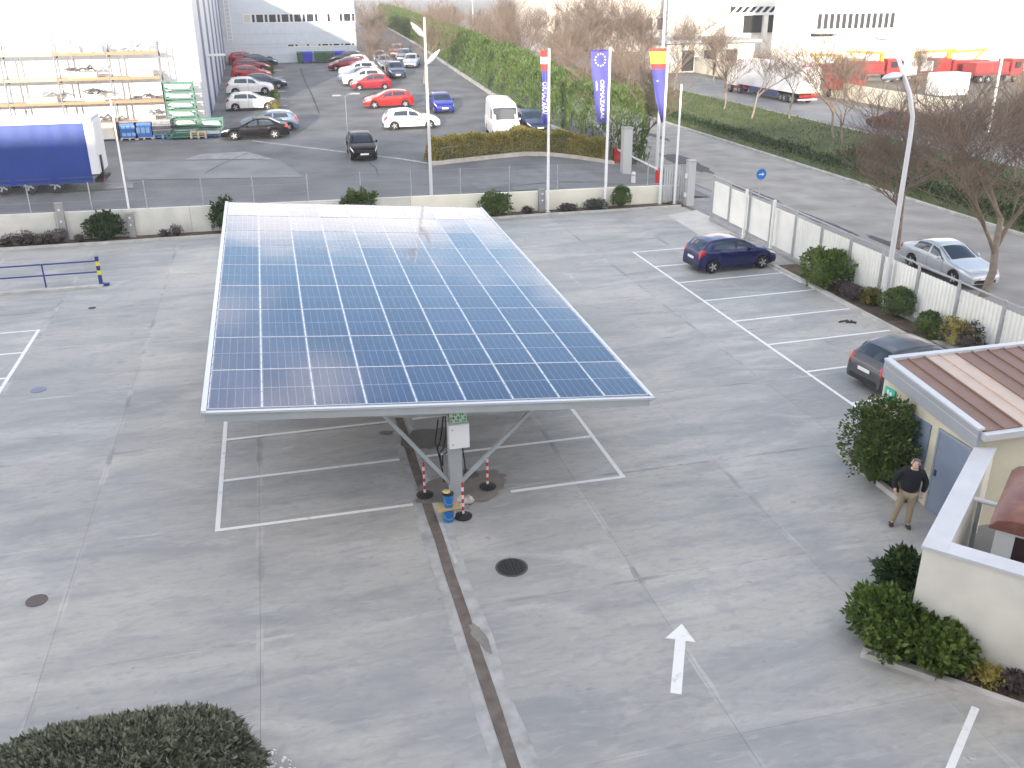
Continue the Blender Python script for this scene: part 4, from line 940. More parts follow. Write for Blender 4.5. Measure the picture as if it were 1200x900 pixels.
SMALL = car_kit(CarShape(3.97, 1.73, [(0, .60), (.06, .69), (.22, .80), (.55, .90), (.98, .985), (1.06, 1.01), (1.75, 1.38), (2.1, 1.465), (2.55, 1.485), (3.15, 1.44), (3.47, 1.38), (3.78, 1.10), (3.88, .95), (3.93, .86), (3.97, .62)], [(0, .8), (1.1, .94), (3.97, 1.06)], (1.05, 1.84), (3.45, 3.82), [(1.28, 2.14, 1.70, 2.16), (2.24, 3.30, 2.24, 3.18)], wr=.30, xf=.78, xr=3.29))
SALOON = car_kit(CarShape(4.72, 1.82, [(0, .58), (.06, .66), (.3, .76), (.7, .84), (1.3, .925), (1.4, .95), (2.2, 1.33), (2.6, 1.42), (3.05, 1.43), (3.45, 1.37), (4.1, 1.06), (4.2, 1.03), (4.55, .99), (4.66, .9), (4.72, .6)], [(0, .78), (1.4, .90), (4.72, .99)], (1.38, 2.28), (3.42, 4.18), [(1.62, 2.58, 2.1, 2.58), (2.68, 3.72, 2.68, 3.5)], wr=.325, xf=.9, xr=3.68))
SUV = car_kit(CarShape(4.38, 1.83, [(0, .72), (.06, .82), (.25, .93), (.6, 1.0), (1.1, 1.07), (1.2, 1.10), (1.9, 1.50), (2.25, 1.60), (2.8, 1.62), (3.5, 1.58), (3.85, 1.52), (4.2, 1.16), (4.3, 1.02), (4.35, .92), (4.38, .70)], [(0, .92), (1.2, 1.03), (4.38, 1.13)], (1.18, 1.97), (3.83, 4.24), [(1.42, 2.32, 1.82, 2.34), (2.42, 3.62, 2.42, 3.5)], wr=.345, xf=.86, xr=3.55, sill=.30))
VAN = car_kit(CarShape(5.7, 2.02, [(0, .80), (.06, .95), (.3, 1.10), (.9, 1.30), (1.0, 1.34), (1.55, 2.02), (1.75, 2.2), (2.1, 2.44), (2.6, 2.5), (5.5, 2.5), (5.66, 2.44), (5.7, 2.3)], [(0, 1.05), (1.0, 1.28), (1.9, 1.30), (5.7, 1.32)], (.98, 1.70), (5.6, 5.7), [(1.35, 1.98, 1.66, 2.0)], tumble=.88, wr=.34, xf=.95, xr=4.5, sill=.30), True)
C = dict(white=('white', (.80, .80, .80), 0), black=('black', (.006, .006, .008), 0), blue=('blue', (.012, .025, .26), .2), red=('red', (.40, .013, .012), 0), maroon=('maroon', (.26, .012, .025), .1), grey=('grey', (.075, .078, .09), .3),
         silver=('silver', (.52, .54, .57), .4), navy=('navy', (.02, .03, .075), .2), steel=('steel', (.16, .21, .29), .4), ltgrey=('pale_grey', (.42, .44, .47), .3), dkred=('dark_red', (.15, .018, .025), .2), deepblue=('deep_blue', (.007, .011, .085), .3))
# in the lot
put_car(SMALL, 'dark blue hatchback parked in a bay by the fence', C['deepblue'], 19.55, 37.2, .006, 3.5, group='cars in the lot')
put_car(HATCH, 'dark grey hatchback parked beside the annex roof', C['grey'], 19.25, 23.45, .006, 6, group='cars in the lot')
put_car(SALOON, 'silver car parked on the road behind the panel fence', C['silver'], 28.1, 33.45, .01, 270, group='cars on the road')
def yard_car(kit, label, col_, px, py, hd, dx=0.0, dy=0.0, dh=0):
    p = GT(px, py); sh = kit['sh']
    off = sh.W / 2 if hd in (0, 180) else sh.L / 2
    y = p[1] + off + dy; x = p[0] + dx
    t = put_car(kit, label, C[col_], x, y, T(x, y) + .008, hd + dh)
    sl_ = math.atan(.027)
    t.rotation_euler = (sl_ if hd == 0 else (-sl_ if hd == 180 else 0), sl_ if hd == 270 else 0, R(hd + dh)); return t
yard_car(SALOON, 'black saloon parked at the end of the left row', 'black', 300, 164, 180)
yard_car(HATCH, 'steel blue car half hidden behind the black saloon', 'steel', 304, 164, 180, .8, 3.2)
yard_car(HATCH, 'white hatchback with dark windows next to the striped wall', 'white', 296, 130, 0)
yard_car(SUV, 'white compact SUV behind the white hatchback', 'white', 294, 112, 0)
yard_car(HATCH, 'dark blue car peeking out behind the white SUV', 'navy', 303, 112, 0, .7, 4.5)
yard_car(HATCH, 'bright red hatchback in the middle of the left row', 'red', 295, 94, 0)
yard_car(HATCH, 'darker red car behind the bright red hatchback', 'maroon', 295, 85, 0)
yard_car(HATCH, 'navy car far along the striped wall', 'navy', 305, 79, 0)
yard_car(SMALL, 'small red car with pale roof near the far building', 'red', 288, 76, 0)
yard_car(SUV, 'pale car in the far corner beside the wall ladder', 'ltgrey', 300, 74, 0, 1.0, 2)
yard_car(HATCH, 'bright red hatchback with black wheels in the centre row', 'red', 457, 127, 180)
yard_car(HATCH, 'white hatchback crossing the yard in front of the lamp post', 'white', 484, 152, 0)
yard_car(SMALL, 'maroon hatchback in the centre row with pale wheel covers', 'maroon', 436, 106, 180)
yard_car(SUV, 'white and dark SUV directly behind the maroon hatchback', 'white', 428, 101, 180)
yard_car(HATCH, 'light blue-grey car in the centre row', 'steel', 421, 96, 180)
yard_car(SUV, 'white SUV in the middle of the centre row', 'white', 422, 91, 180)
yard_car(HATCH, 'red car far back in the centre row', 'maroon', 407, 83, 180)
yard_car(HATCH, 'white car behind the red one in the centre row', 'white', 414, 80, 180)
yard_car(HATCH, 'dark grey car at the far end of the centre row', 'grey', 408, 75, 180)
yard_car(SMALL, 'black hatchback standing alone on the yard with its front to the lot', 'black', 428, 190, 270)
yard_car(SMALL, 'bright blue hatchback facing the low hedge', 'blue', 522, 134, 270)
yard_car(SUV, 'black SUV facing the lot beside the centre row', 'navy', 467, 93, 270)
yard_car(HATCH, 'grey-blue car behind the black SUV', 'steel', 453, 82, 270)
yard_car(HATCH, 'silver car behind the grey-blue one', 'silver', 447, 76, 270)
yard_car(SALOON, 'silver car parked along the tall hedge', 'silver', 486, 80, 270, 0, 0, -14)
yard_car(SALOON, 'grey car second along the tall hedge', 'grey', 477, 73, 270, 0, 0, -14)
yard_car(HATCH, 'dusty brownish car furthest along the tall hedge', 'dkred', 468, 67, 270, 0, 0, -14)
yard_car(VAN, 'white high-roof van behind the low hedge', 'white', 600, 167, 270, 0, 0, -6)
yard_car(HATCH, 'dark blue car squeezed between the white van and the tall hedge', 'navy', 630, 158, 270, 0, 0, 6)
c = G(1052, 152); put_car(SUV, 'maroon SUV on the far road behind the bare trees', C['dkred'], c[0], c[1] + .9, .01, 118, group='cars on the road')
# ================================================================== WAREHOUSE AND RACKS (LEFT)
SHEETW = mat('white_cladding', (.70, .70, .69), .5, var=.02); LGREY = mat('panel_lightgrey', (.50, .54, .60), .5, var=.05, vs_=.4); NAVYP = mat('panel_navy', (.035, .055, .15), .45)
WX, WY, WZ = -4.75, 75.0, 13.2
wh = thing('warehouse', 'white clad warehouse with navy striped side wall', 'building', (0, 0, 0))
for k in range(46):
    a = WX - (k + 1) * 1.2; MB().bb(a + .01, a + 1.19, WY, WY + .08, 1.7, WZ).build('wall_sheet', SHEETW, wh)
MB().bb(WX - 56, WX, WY + .082, 126, 1.5, WZ - .02).build('core', mat('warehouse_core', (.55, .56, .56), .7), wh)
y = WY; navy = [(81.5, 84.6), (90.5, 93.6), (99, 102), (107, 110), (115, 118), (122.5, 125.5)]; cur = WY + .09
for a, b in navy:
    MB().bb(WX + .002, WX + .05, cur, a - .02, 1.7, WZ).build('side_panel', LGREY, wh); MB().bb(WX + .002, WX + .06, a, b - .02, 1.7, WZ).build('side_stripe', NAVYP, wh); cur = b
MB().bb(WX - 56.3, WX + .2, WY - .06, 126, WZ + .002, WZ + .25).build('roof', mat('roof_grey', (.35, .36, .37), .7), wh)
fl_ = thing('wall_floodlight', 'white bar-shaped floodlight on an arm on the striped wall', 'floodlight', (WX + .15, 85.3, 6.9)); MB().box((.7, 0, 0), (1.5, .35, .16)).build('housing', WHITEP, fl_); MB().bb(0, .3, -.06, .06, -.15, -.085).build('arm', STEEL, fl_)
BEAM = mat('rack_orange', (.42, .17, .07), .5, var=.1); BEAMY = mat('rack_cream', (.48, .36, .2), .5, var=.1); UPR = mat('rack_upright', (.13, .14, .16), .5, .2)
RY = 72.7; zr = T(-10, RY)
rk = thing('pallet_rack', 'tall open storage rack with orange beams against the white wall', 'rack', (0, RY, 0))
ux = [-7.25, -10.6, -14.0, -17.4, -20.8, -24.2]; lv = [7.85, 6.20, 4.62, 3.18]
for i, x in enumerate(ux):
    h = 8.55 if i != 2 else 9.3
    for dy in (0, 1.1): MB().bb(x - .05, x + .05, dy - .05, dy + .05, zr - .03, h).build('upright', UPR, rk)
    for k in range(6): z = zr + .4 + k * 1.0; MB().bar((x, .03, z), (x, 1.07, z + .9), .03).build('cross_brace', UPR, rk)
for i in range(5):
    for z in lv:
        for dy in (-.06, 1.16): MB().bb(ux[i + 1] + .06, ux[i] - .06, dy - .03, dy + .03, z - .1, z + .08).build('beam', BEAM if (i < 2 or z < 5) else BEAMY, rk)
        MB().bb(ux[i + 1] + .06, ux[i] - .06, .0, 1.1, z + .02, z + .05).build('shelf_deck', mat('deck_grey', (.35, .35, .36), .6, .3), rk)
for i in (2, 3): MB().bar((ux[i + 1], 1.19, lv[3]), (ux[i], 1.19, lv[1]), .02).build('back_brace', UPR, rk)
JUNK = mat('scrap_steel', (.16, .16, .17), .5, .4, var=.4, vs_=6); CRATE = mat('crate_cream', (.62, .60, .52), .7, var=.06); JL = mat('grey_fitting', (.45, .46, .50), .5, .2, var=.1)
def load(px, z, wd, label, tall=.35, crate=True, seed=0, m=JUNK):
    q = random.Random(seed); x = AY(px, 100, RY)[0]; t = thing('rack_load', label, 'machine parts', (x, RY + .5, z + .052))
    h0 = 0
    if crate: MB().bb(-wd / 2, wd / 2, -.45, .45, 0, .36).build('crate', CRATE, t); h0 = .362
    for k in range(7):
        mb = MB(); a = q.uniform(-wd / 2 * .8, wd / 2 * .8); mb.tube([(a - q.uniform(.2, .5), q.uniform(-.3, .3), h0 + .08 + tall * q.random() * .5), (a, q.uniform(-.3, .3), h0 + .1 + tall * q.random()), (a + q.uniform(.2, .5), q.uniform(-.3, .3), h0 + .08 + tall * q.random() * .5)], [.05, .09, .05], 6); mb.build('part', m, t)
load(98, lv[1], 1.9, 'cream crate heaped with dark steel parts on the third shelf', .4, True, 1); load(45, lv[2], 2.0, 'long cream crate of grey parts on the second shelf', .35, True, 2, JL)
load(108, lv[2], 1.3, 'pile of dark scrap on the second shelf', .5, True, 3); load(163, lv[2], 2.2, 'long dark machine shaft lying on the shelf near the rack end', .3, False, 4)
load(168, lv[1], 1.5, 'pale flat crate on the upper right shelf', .1, True, 5, JL); load(166, lv[3], 1.2, 'cream box with rounded grey fittings on the lowest shelf', .45, True, 6, JL); load(118, lv[3], 1.5, 'dark parts on the lowest shelf behind the trailer', .4, False, 7)
load(155, lv[0], 2.6, 'heap of grey castings on top of the rack', .65, False, 8, JL)
for k, px in enumerate((76, 86, 104, 113)):
    x = AY(px, 60, RY)[0]; t = thing('ventilation_cowl', 'grey peaked metal cowl standing on top of the rack', 'cowl', (x, RY + .5, lv[0] + .052), group='grey cowls on the rack')
    MB().add([(-.38, -.3, 0), (.38, -.3, 0), (.38, .3, 0), (-.38, .3, 0), (-.30, -.25, .4), (.30, -.25, .4), (.30, .25, .4), (-.30, .25, .4), (-.1 + .2 * (k % 2), 0, .85)], [(3, 2, 1, 0), (0, 1, 5, 4), (1, 2, 6, 5), (2, 3, 7, 6), (3, 0, 4, 7), (4, 5, 8), (5, 6, 8), (6, 7, 8), (7, 4, 8)]).build('hood', JL, t)
    MB().bb(-.42, .42, -.34, .34, .0, .035).build('flange', STEEL, t)
MB().tube([(AY(135, 42, RY)[0], RY + .3, 8.62), (AY(182, 42, RY)[0], RY + .3, 8.62)], .05, 8).build('steel_tube', STEEL, label='long steel tube lying across the top of the rack', cat='tube')
# green stillages
GREENP = mat('stillage_green', (.045, .15, .11), .5, var=.08)
def stillage(x, y, z, wd, label, h=.62, filled=True, group='stack of green stillages'):
    t = thing('stillage', label, 'stillage', (x, y, z), group=group)
    for sx in (-1, 1):
        for sy in (-1, 1): MB().bb(sx * wd / 2 - .05, sx * wd / 2 + .05, sy * .5 - .05, sy * .5 + .05, 0, h - .004).build('corner_post', GREENP, t)
    for z0 in (.08, h - .16):
        for sy in (-1, 1): MB().bb(-wd / 2 + .052, wd / 2 - .052, sy * .5 - .03, sy * .5 + .03, z0, z0 + .1).build('rail', GREENP, t)
    MB().bb(-wd / 2 + .05, wd / 2 - .05, -.46, .46, .1, .14).build('floor', GREENP, t)
    if filled: MB().add([(-wd * .3, -.4, .142), (wd * .42, -.42, .142), (wd * .40, .4, .142), (-wd * .38, .4, .142), (-wd * .36, -.38, .42), (wd * .28, -.4, .38), (wd * .3, .38, .44), (-wd * .3, .38, .40)], [(3, 2, 1, 0), (4, 5, 6, 7), (0, 1, 5, 4), (1, 2, 6, 5), (2, 3, 7, 6), (3, 0, 4, 7)]).build('sheet_stack', WHITEP, t)
    return t
sx_ = AY(213, 130, 72.6)[0]
for k in range(6): stillage(sx_ - .1 * (k / 6), 73.2, zr + .62 * k + .03, 2.0, 'green steel stillage holding white sheets, in the tall stack by the rack')
stillage(AY(213, 150, 71.6)[0], 71.6, zr + .0, 2.0, 'low empty green stillage in front of the tall green stack', .5, False, None); stillage(AY(247, 150, 72.4)[0], 72.4, zr + .0, 1.6, 'lower dull green stillage below the striped wall', .62, True, None); stillage(AY(247, 140, 72.4)[0], 72.4, zr + .63, 1.6, 'upper dull green stillage below the striped wall', .62, True, None)
def pallet(x, y, z, m, label, wd=1.2, group=None):
    t = thing('pallet', label, 'pallet', (x, y, z), group=group)
    for k in range(5): MB().bb(-wd / 2, wd / 2, -.5 + k * .22, -.38 + k * .22, .11, .14).build('plank', m, t)
    for k in (-1, 0, 1): MB().bb(k * (wd / 2 - .06) - .06, k * (wd / 2 - .06) + .06, -.5, .5, 0, .109).build('runner', m, t)
WOOD = mat('pallet_wood', (.55, .45, .33), .8, var=.15, vs_=5)
px_b = [(151, 'blue plastic crate, left of the two under the rack', True), (168, 'taller blue plastic crate beside the grey boxes', False)]
for px, lab, two in px_b:
    x = AY(px, 150, 72.1)[0]; pallet(x, 72.1, zr, WOOD, 'wooden pallet carrying the ' + ('stacked' if two else 'single tall') + ' blue crate', 1.2)
    for k in range(2 if two else 1):
        h = .48 if two else .98; t = thing('crate', lab if not two else ('lower' if k == 0 else 'upper') + ' blue plastic crate of the stacked pair', 'crate', (x, 72.1, zr + .142 + k * .5)); MB().bb(-.56, .56, -.4, .4, 0, h).build('tub', mat('crate_blue', (.03, .14, .42), .5), t)
        for q in range(3): MB().bb(-.45 + q * .32, -.2 + q * .32, -.412, -.4005, h * .3, h * .7).build('recess', mat('crate_blue_light', (.25, .38, .62), .5), t)
x = AY(190, 150, 72.1)[0]
for k in range(3):
    t = thing('metal_box', 'dark grey metal box in the short stack beside the blue crates', 'box', (x, 72.15, zr + .3 + k * .33), group='grey boxes beside the crates'); MB().bb(-.6, .6, -.4, .4, 0, .27).build('tray', JUNK, t); MB().bb(-.64, .64, -.43, .43, .272, .31).build('rim', JL, t)
pallet(x, 72.1, zr, mat('pallet_blue', (.20, .36, .55), .6), 'light blue pallet under the dark grey boxes', 1.3); pallet(x, 72.15, zr + .143, mat('pallet_blue', (.2, .36, .55)), 'upper light blue pallet under the dark grey boxes', 1.3)
x = AY(233, 158, 71.6)[0]
for k in range(3): pallet(x, 71.5, zr + k * .145, WOOD, 'bare wooden pallet in the small stack between green and blue ones', 1.1, group='stack of wooden pallets')
pallet(AY(252, 158, 71.6)[0], 71.6, zr, mat('pallet_navy', (.04, .06, .2), .6), 'dark blue pallet lying beside the black saloon', 1.2)
t = thing('steel_cabinet', 'pale steel cabinet with orange leg under the rack beside the trailer', 'cabinet', (AY(125, 150, 72.2)[0], 72.2, zr)); MB().bb(-1.2, .5, -.4, .4, .1, 1.15).build('body', CRATE, t); MB().bb(.5, .65, -.42, .42, 0, 1.2).build('leg', BEAM, t); MB().bb(-1.2, -1.05, -.42, .42, 0, .0995).build('leg', BEAM, t)

# ================================================================== BLUE TRAILER
TB = mat('tarp_blue', (.012, .045, .24), .45, var=.12, vs_=.9, bump=.2, bs=3); zt_ = T(-14, 57); tr = thing('curtain_trailer', 'long semi-trailer with blue curtain sides parked behind the wall', 'trailer', (-9.45, 56.9, zt_)); tr.rotation_euler = (0, 0, R(-1.0))
LT = 13.6
MB().bb(-LT, -.42, -1.26, 1.26, 1.0, 3.78).build('load_body', mat('trailer_grey', (.5, .5, .5), .6), tr)
cu = MB(); n = 60; vs = []
for i in range(n + 1):
    x = -LT + (LT - .42) * i / n; d = .012 * math.sin(i * 1.7)
    vs += [(x, -1.275 + d, .50), (x, -1.275 + d * .4, 3.70)]
cu.add(vs, [(2 * i, 2 * i + 2, 2 * i + 3, 2 * i + 1) for i in range(n)]); cu.build('curtain', TB, tr, smooth=True)
rfm = MB().bb(-LT - .02, 0, -1.3, 1.3, 3.79, 3.93).build('roof', mat('trailer_roof', (.52, .53, .56), .5, var=.1, vs_=.7), tr)
MB().bb(-LT, -.02, -1.31, -1.285, 3.70, 3.86).build('side_rail', mat('rail_pale', (.68, .68, .66), .5), tr)
MB().bb(-.415, 0, -1.28, 1.28, .95, 3.78).build('rear_frame', mat('trailer_white', (.66, .67, .70), .5), tr); 
for s_ in (-1, 1): MB().bb(.002, .05, s_ * .62 - .58, s_ * .62 + .58, 1.02, 3.7).build('rear_door', mat('trailer_white', (.7, .7, .72)), tr)
MB().bb(.0, .12, -.9, -.55, .7, 1.9).build('hose_box', TRIM, tr); MB().bb(-.35, .1, -1.2, 1.2, .45, .65).build('rear_bumper', TRIM, tr); MB().bb(.101, .12, -1.1, -.7, .5, .62).build('tail_lamp', TAIL, tr)
for k in range(6):
    for z in (.55, .78): MB().bb(-2.2 - k * 2.1, -.45 - k * 2.1, -1.33, -1.30, z, z + .06).build('side_guard', mat('guard_blue', (.05, .08, .22), .5), tr)
MB().bb(-LT + .1, -.1, -.5, .5, .75, .98).build('chassis', TRIM, tr)
wm_, rm_ = wheel_mesh(.48, .32)
for k in range(3):
    for s_ in (-1, 1):
        o = link('wheel', wm_, tr, (-2.4 - k * 1.35, s_ * 1.02, .48)); o.rotation_euler = (0, 0, math.pi if s_ < 0 else 0); link('rim', rm_, o)
for k in (0,): MB().bb(-LT + 1.5, -LT + 1.65, -.9, -.75, .0, .76).build('support_leg', STEEL, tr)

# ================================================================== FAR BUILDING ACROSS THE YARD
FY = 126.5; x0, x1 = -6.5, AY(419, 70, FY)[0]; fb = thing('office_block', 'pale blue-grey clad building with two window bands closing the yard', 'building', (0, FY, 0))
CLAD = mat('cladding_pale', (.52, .58, .63), .5, var=.04)
ztop = 13.5; zb_ = T(4, FY); nb = 18; hh = (ztop - zb_ + .3) / nb
bx = [AY(p, 20, FY)[0] for p in (284, 331.5, 373.5, 416)]; bz1 = AY(350, 15.5, FY)[2]; bz0 = AY(350, 26.5, FY)[2]; cz1 = AY(375, 50.5, FY)[2]; cz0 = AY(375, 54.5, FY)[2]; cx0, cx1 = AY(336, 52, FY)[0], AY(416, 52, FY)[0]
rows_ = [zb_ - .3, (zb_ + cz0) / 2, cz0, cz1, (cz1 + bz0) / 2 , bz0, bz1, (bz1 + ztop) / 2, ztop]
for a, b in zip(rows_[:-1], rows_[1:]):
    segs = [(x0, x1)]
    if a == bz0: segs = [(x0, bx[0]), (bx[3], x1)]
    if a == cz0: segs = [(x0, cx0), (cx1, x1)]
    for p, q in segs: MB().bb(p, q - .01, -.1, 0, a, b - .02).build('wall_panel', CLAD, fb)
MB().bb(x0, x1, .02, 30, zb_ - .5, ztop - .02).build('core', mat('core_grey', (.4, .42, .44), .7), fb)
PANE = mat('window_pane', (.03, .035, .045), .08, spec=.8); BLIND = mat('window_blind', (.50, .50, .46), .5)
def band(xa, xb, za, zb2, wide, nn):
    per = (xb - xa) / nn
    for k in range(nn):
        a = xa + k * per
        f = MB().bb(a + .02, a + per * .68, -.07, -.03, za, zb2).build('window', mat('frame_white', (.75, .75, .74), .5), fb)
        MB().bb(a + .12, a + per * .68 - .1, -.076, -.071, za + .1, zb2 - .1).build('pane', BLIND if (k * 5 + nn) % 7 in (2, 4) else PANE, f)
        f = MB().bb(a + per * .70, a + per - .02, -.07, -.03, za, zb2).build('window', mat('frame_white', (.75, .75, .74)), fb); MB().bb(a + per * .70 + .06, a + per - .08, -.076, -.071, za + .1, zb2 - .1).build('pane', PANE, f)
band(bx[0], bx[3], bz0, bz1, 1, 9); band(cx0, cx1, cz0, cz1, 1, 6)
lx = AY(266, 30, FY)[0] + .2; ld = thing('wall_ladder', 'white fixed ladder with rungs on the pale far building', 'ladder', (lx, FY - .35, 0))
for s_ in (-.28, .28): MB().bb(s_ - .04, s_ + .04, -.04, .04, zb_ + 2.6, ztop + .8).build('stile', WHITEP, ld)
for k in range(22): MB().bb(-.24, .24, -.03, .03, zb_ + 2.8 + k * .45, zb_ + 2.87 + k * .45).build('rung', WHITEP, ld)
def bin_(px, py, m, label, wd=1.35):
    p = GT(px, py); y = FY - 1.3; x = AY(px, py, y)[0]; t = thing('waste_container', label, 'waste container', (x, y, T(x, y)))
    MB().add([(-wd * .43, -.45, .15), (wd * .43, -.45, .15), (wd * .43, .4, .15), (-wd * .43, .4, .15), (-wd / 2, -.52, 1.2), (wd / 2, -.52, 1.2), (wd / 2, .5, 1.2), (-wd / 2, .5, 1.2)], [(3, 2, 1, 0), (4, 5, 6, 7), (0, 1, 5, 4), (1, 2, 6, 5), (2, 3, 7, 6), (3, 0, 4, 7)]).build('tub', m, t)
    MB().lathe([(.52, -wd / 2 - .02), (.52, wd / 2 + .02)], (0, 0, 0), 16, 'x').build('lid', m, t).matrix_local = Matrix.Translation((0, 0, 1.15)) @ Matrix.Scale(.42, 4, (0, 0, 1))
    for s_ in (-1, 1): MB().lathe([(.09, -.03), (.09, .03)], (s_ * wd * .35, -.3, .09), 8, 'x').build('castor', TRIM, t)
BB = mat('container_blue', (.03, .04, .42), .5); BG = mat('container_green', (.04, .10, .05), .5)
bin_(360.5, 73, BB, 'blue waste container beside the green ones at the far wall'); bin_(375, 73, BG, 'green waste container next to the left blue one'); bin_(385.5, 73, BG, 'green waste container at the right of the pair', 1.3); bin_(399, 72, BB, 'lone blue waste container behind the parked cars'); bin_(352, 73, BG, 'small dark green bin left of the blue container', .7)
for k, (px, py, r) in enumerate(((323, 131, .52), (321.5, 119, .52), (319.5, 110, .45), (316.5, 90, .5), (316, 83, .5), (316.5, 77, .55), (316.5, 72.5, .6))):
    p = GT(px, py); shrub('topiary_ball', 'clipped ball shrub at the front of the left car row', (p[0], p[1], T(p[0], p[1]) + .02), (r, r, r * .95), 700, .11, LF_M if k % 2 else LF_Y, 80 + k, group='ball shrubs along the left row', rough=.04)

# ================================================================== HEDGES
def hedge(name, label, path, wd, hfun, per, leaf, m, asp=.45, up=.3, cat='hedge', rough=.18):
    P, N = [], []
    for (xa, ya), (xb, yb) in zip(path[:-1], path[1:]):
        L = math.hypot(xb - xa, yb - ya); d = np.array([(xb - xa) / L, (yb - ya) / L]); nrm = np.array([-d[1], d[0]]); n = int(L * per)
        for k in range(n):
            s = random.random() * L; x, y = xa + d[0] * s, ya + d[1] * s; h = hfun(x, y); r = random.random()
            area = (h, h, wd); tot = sum(area); r *= tot
            lump_ = math.sin(s * 2.1) * .5 + math.sin(s * .83 + 2) * .6 + math.sin(s * 5.3) * .3
            if r < 2 * h:
                sd = 1 if r < h else -1; z = h * random.random() ** .9; o = sd * (wd / 2 + rough * (lump_ * .5 + .6 * math.sin(z * 2.3 + s * 1.3)) - abs(random.gauss(0, .12)) - .25 * (z / h) ** 3)
                N.append((nrm[0] * sd, nrm[1] * sd, .25))
            else:
                o = random.uniform(-wd / 2, wd / 2) * .9; z = h + rough * lump_ * .6 - abs(random.gauss(0, .15)) + random.gauss(0, .06); N.append((0, 0, 1))
            P.append((x + nrm[0] * o, y + nrm[1] * o, T(x, y) + max(.05, z)))
    # end face
    for (x, y), sgn in ((path[0], -1), (path[-1], 1)):
        a, b = (path[0], path[1]) if sgn < 0 else (path[-2], path[-1]); L = math.hypot(b[0] - a[0], b[1] - a[1]); d = np.array([(b[0] - a[0]) / L, (b[1] - a[1]) / L]); nrm = np.array([-d[1], d[0]]); h = hfun(x, y)
        for k in range(int(per * wd * 1.0)):
            o = random.uniform(-wd / 2, wd / 2); z = random.random() * h; e = -abs(random.gauss(0, .15)) + .15 * math.sin(o * 3 + z * 2); P.append((x + nrm[0] * o + d[0] * sgn * e, y + nrm[1] * o + d[1] * sgn * e, T(x, y) + z)); N.append((d[0] * sgn, d[1] * sgn, .1))
    v, f = leaves(np.array(P), np.array(N), leaf, up, .8, asp); t = thing(name, label, cat, (0, 0, 0)); o = link('foliage', np_mesh('foliage', v, f, m), t); 
    mb = MB()
    for (xa, ya), (xb, yb) in zip(path[:-1], path[1:]):
        L = math.hypot(xb - xa, yb - ya); n = max(2, int(L / .9))
        for k in range(n): s = (k + .5) / n; x, y = xa + (xb - xa) * s, ya + (yb - ya) * s; h = hfun(x, y); mb.tube([(x, y, T(x, y) - .1), (x + random.uniform(-.1, .1), y, T(x, y) + h * .6)], [.03, .01], 4)
    mb.build('trunks', mat('bark_dark', (.06, .045, .035)), t, kind='stuff'); return t
q1, q2 = GT(507, 193), GT(706, 188.5)
LH0 = (q1[0], q1[1] + .75); LH1 = (q2[0], q2[1] + .3)
hedge('low_hedge', 'knee-high hedge with autumn orange and green leaves beyond the low wall', [LH0, LH1], 1.25, lambda x, y: 1.42 + .1 * math.sin(x * 1.7) + .06 * math.sin(x * 4.1), 2600, .13, LF_O, rough=.14)
d_ = _n(np.array(LH1) - np.array(LH0)); n_ = np.array([d_[1], -d_[0]])
mb = MB(); NN = 14
for i in range(NN + 1):
    p = np.array(LH0) - d_ * .3 + (np.array(LH1) - np.array(LH0) + d_ * .8) * i / NN
    for o, z in ((.72, -.1), (.72, .22), (.95, .22), (.95, -.1)): q = p + n_ * o; mb.v.append((q[0], q[1], T(q[0], q[1]) + z))
for i in range(NN):
    for k in range(3): mb.f.append((4 * i + k, 4 * i + k + 1, 4 * i + k + 5, 4 * i + k + 4)); mb.m.append(0)
mb.build('kerb', mat('kerb_cream', (.46, .43, .38), .85, var=.15), kind='structure')
hb_ = [GT(722, 196), GT(640, 161), GT(590, 146), GT(545, 111), GT(512, 92)]
HP = [(24.4, 61.8), (22.6, 66.5), (21.9, 74), (22.4, 92), (23.2, 115), (24.5, 150), (26, 215)]
hedge('tall_hedge', 'tall clipped conifer hedge running along the road beside the yard', HP, 2.6, lambda x, y: (5.2 + .05 * (min(y, 88) - 62) + .02 * max(0, y - 88)) - T(x, y) + .18 * math.sin(y * .9) + .12 * math.sin(y * 2.3), 800, .28, LF_T, asp=.24, up=2.4, rough=.32)
mb = MB()
for (xa, ya), (xb, yb) in zip(HP[1:-1], HP[2:]): mb.bar((xa - 1.7, ya, T(xa - 1.7, ya) + .05), (xb - 1.7, yb, T(xb - 1.7, yb) + .05), .3, .35)
mb.build('kerb', MATS['kerb_stone'], kind='structure')
# barrier and gate pillar at the yard entrance
p = GT(733, 203); gp = thing('gate_pillar', 'tall pale grey gate pillar at the end of the hedges', 'gate post', (p[0], p[1], T(p[0], p[1]) - .03))
MB().bb(-.3, .3, -.25, .25, 0, 2.9).build('shaft', mat('gate_grey', (.5, .52, .52)), gp); MB().bb(-.34, .34, -.29, .29, 2.9, 2.98).build('cap', STEEL, gp)
a, b = GT(722, 191), GT(768, 214); bo = thing('boom_barrier', 'white boom barrier with red end posts at the yard entrance', 'barrier', (a[0], a[1], T(a[0], a[1])))
MB().bb(-.22, .22, -.2, .2, 0, 1.05).build('housing', RED, bo)
e = np.array([b[0] - a[0], b[1] - a[1]]); ze = T(b[0], b[1]) - T(a[0], a[1])
MB().bar((0, -.25, .95), (e[0] * .97, e[1] * .97 - .25, ze + .9), .06, .10).build('boom', WHITEP, bo); MB().bb(e[0] - .1, e[0] + .1, e[1] - .38, e[1] - .18, ze - .05, ze + .84).build('rest_post', RED, bo)
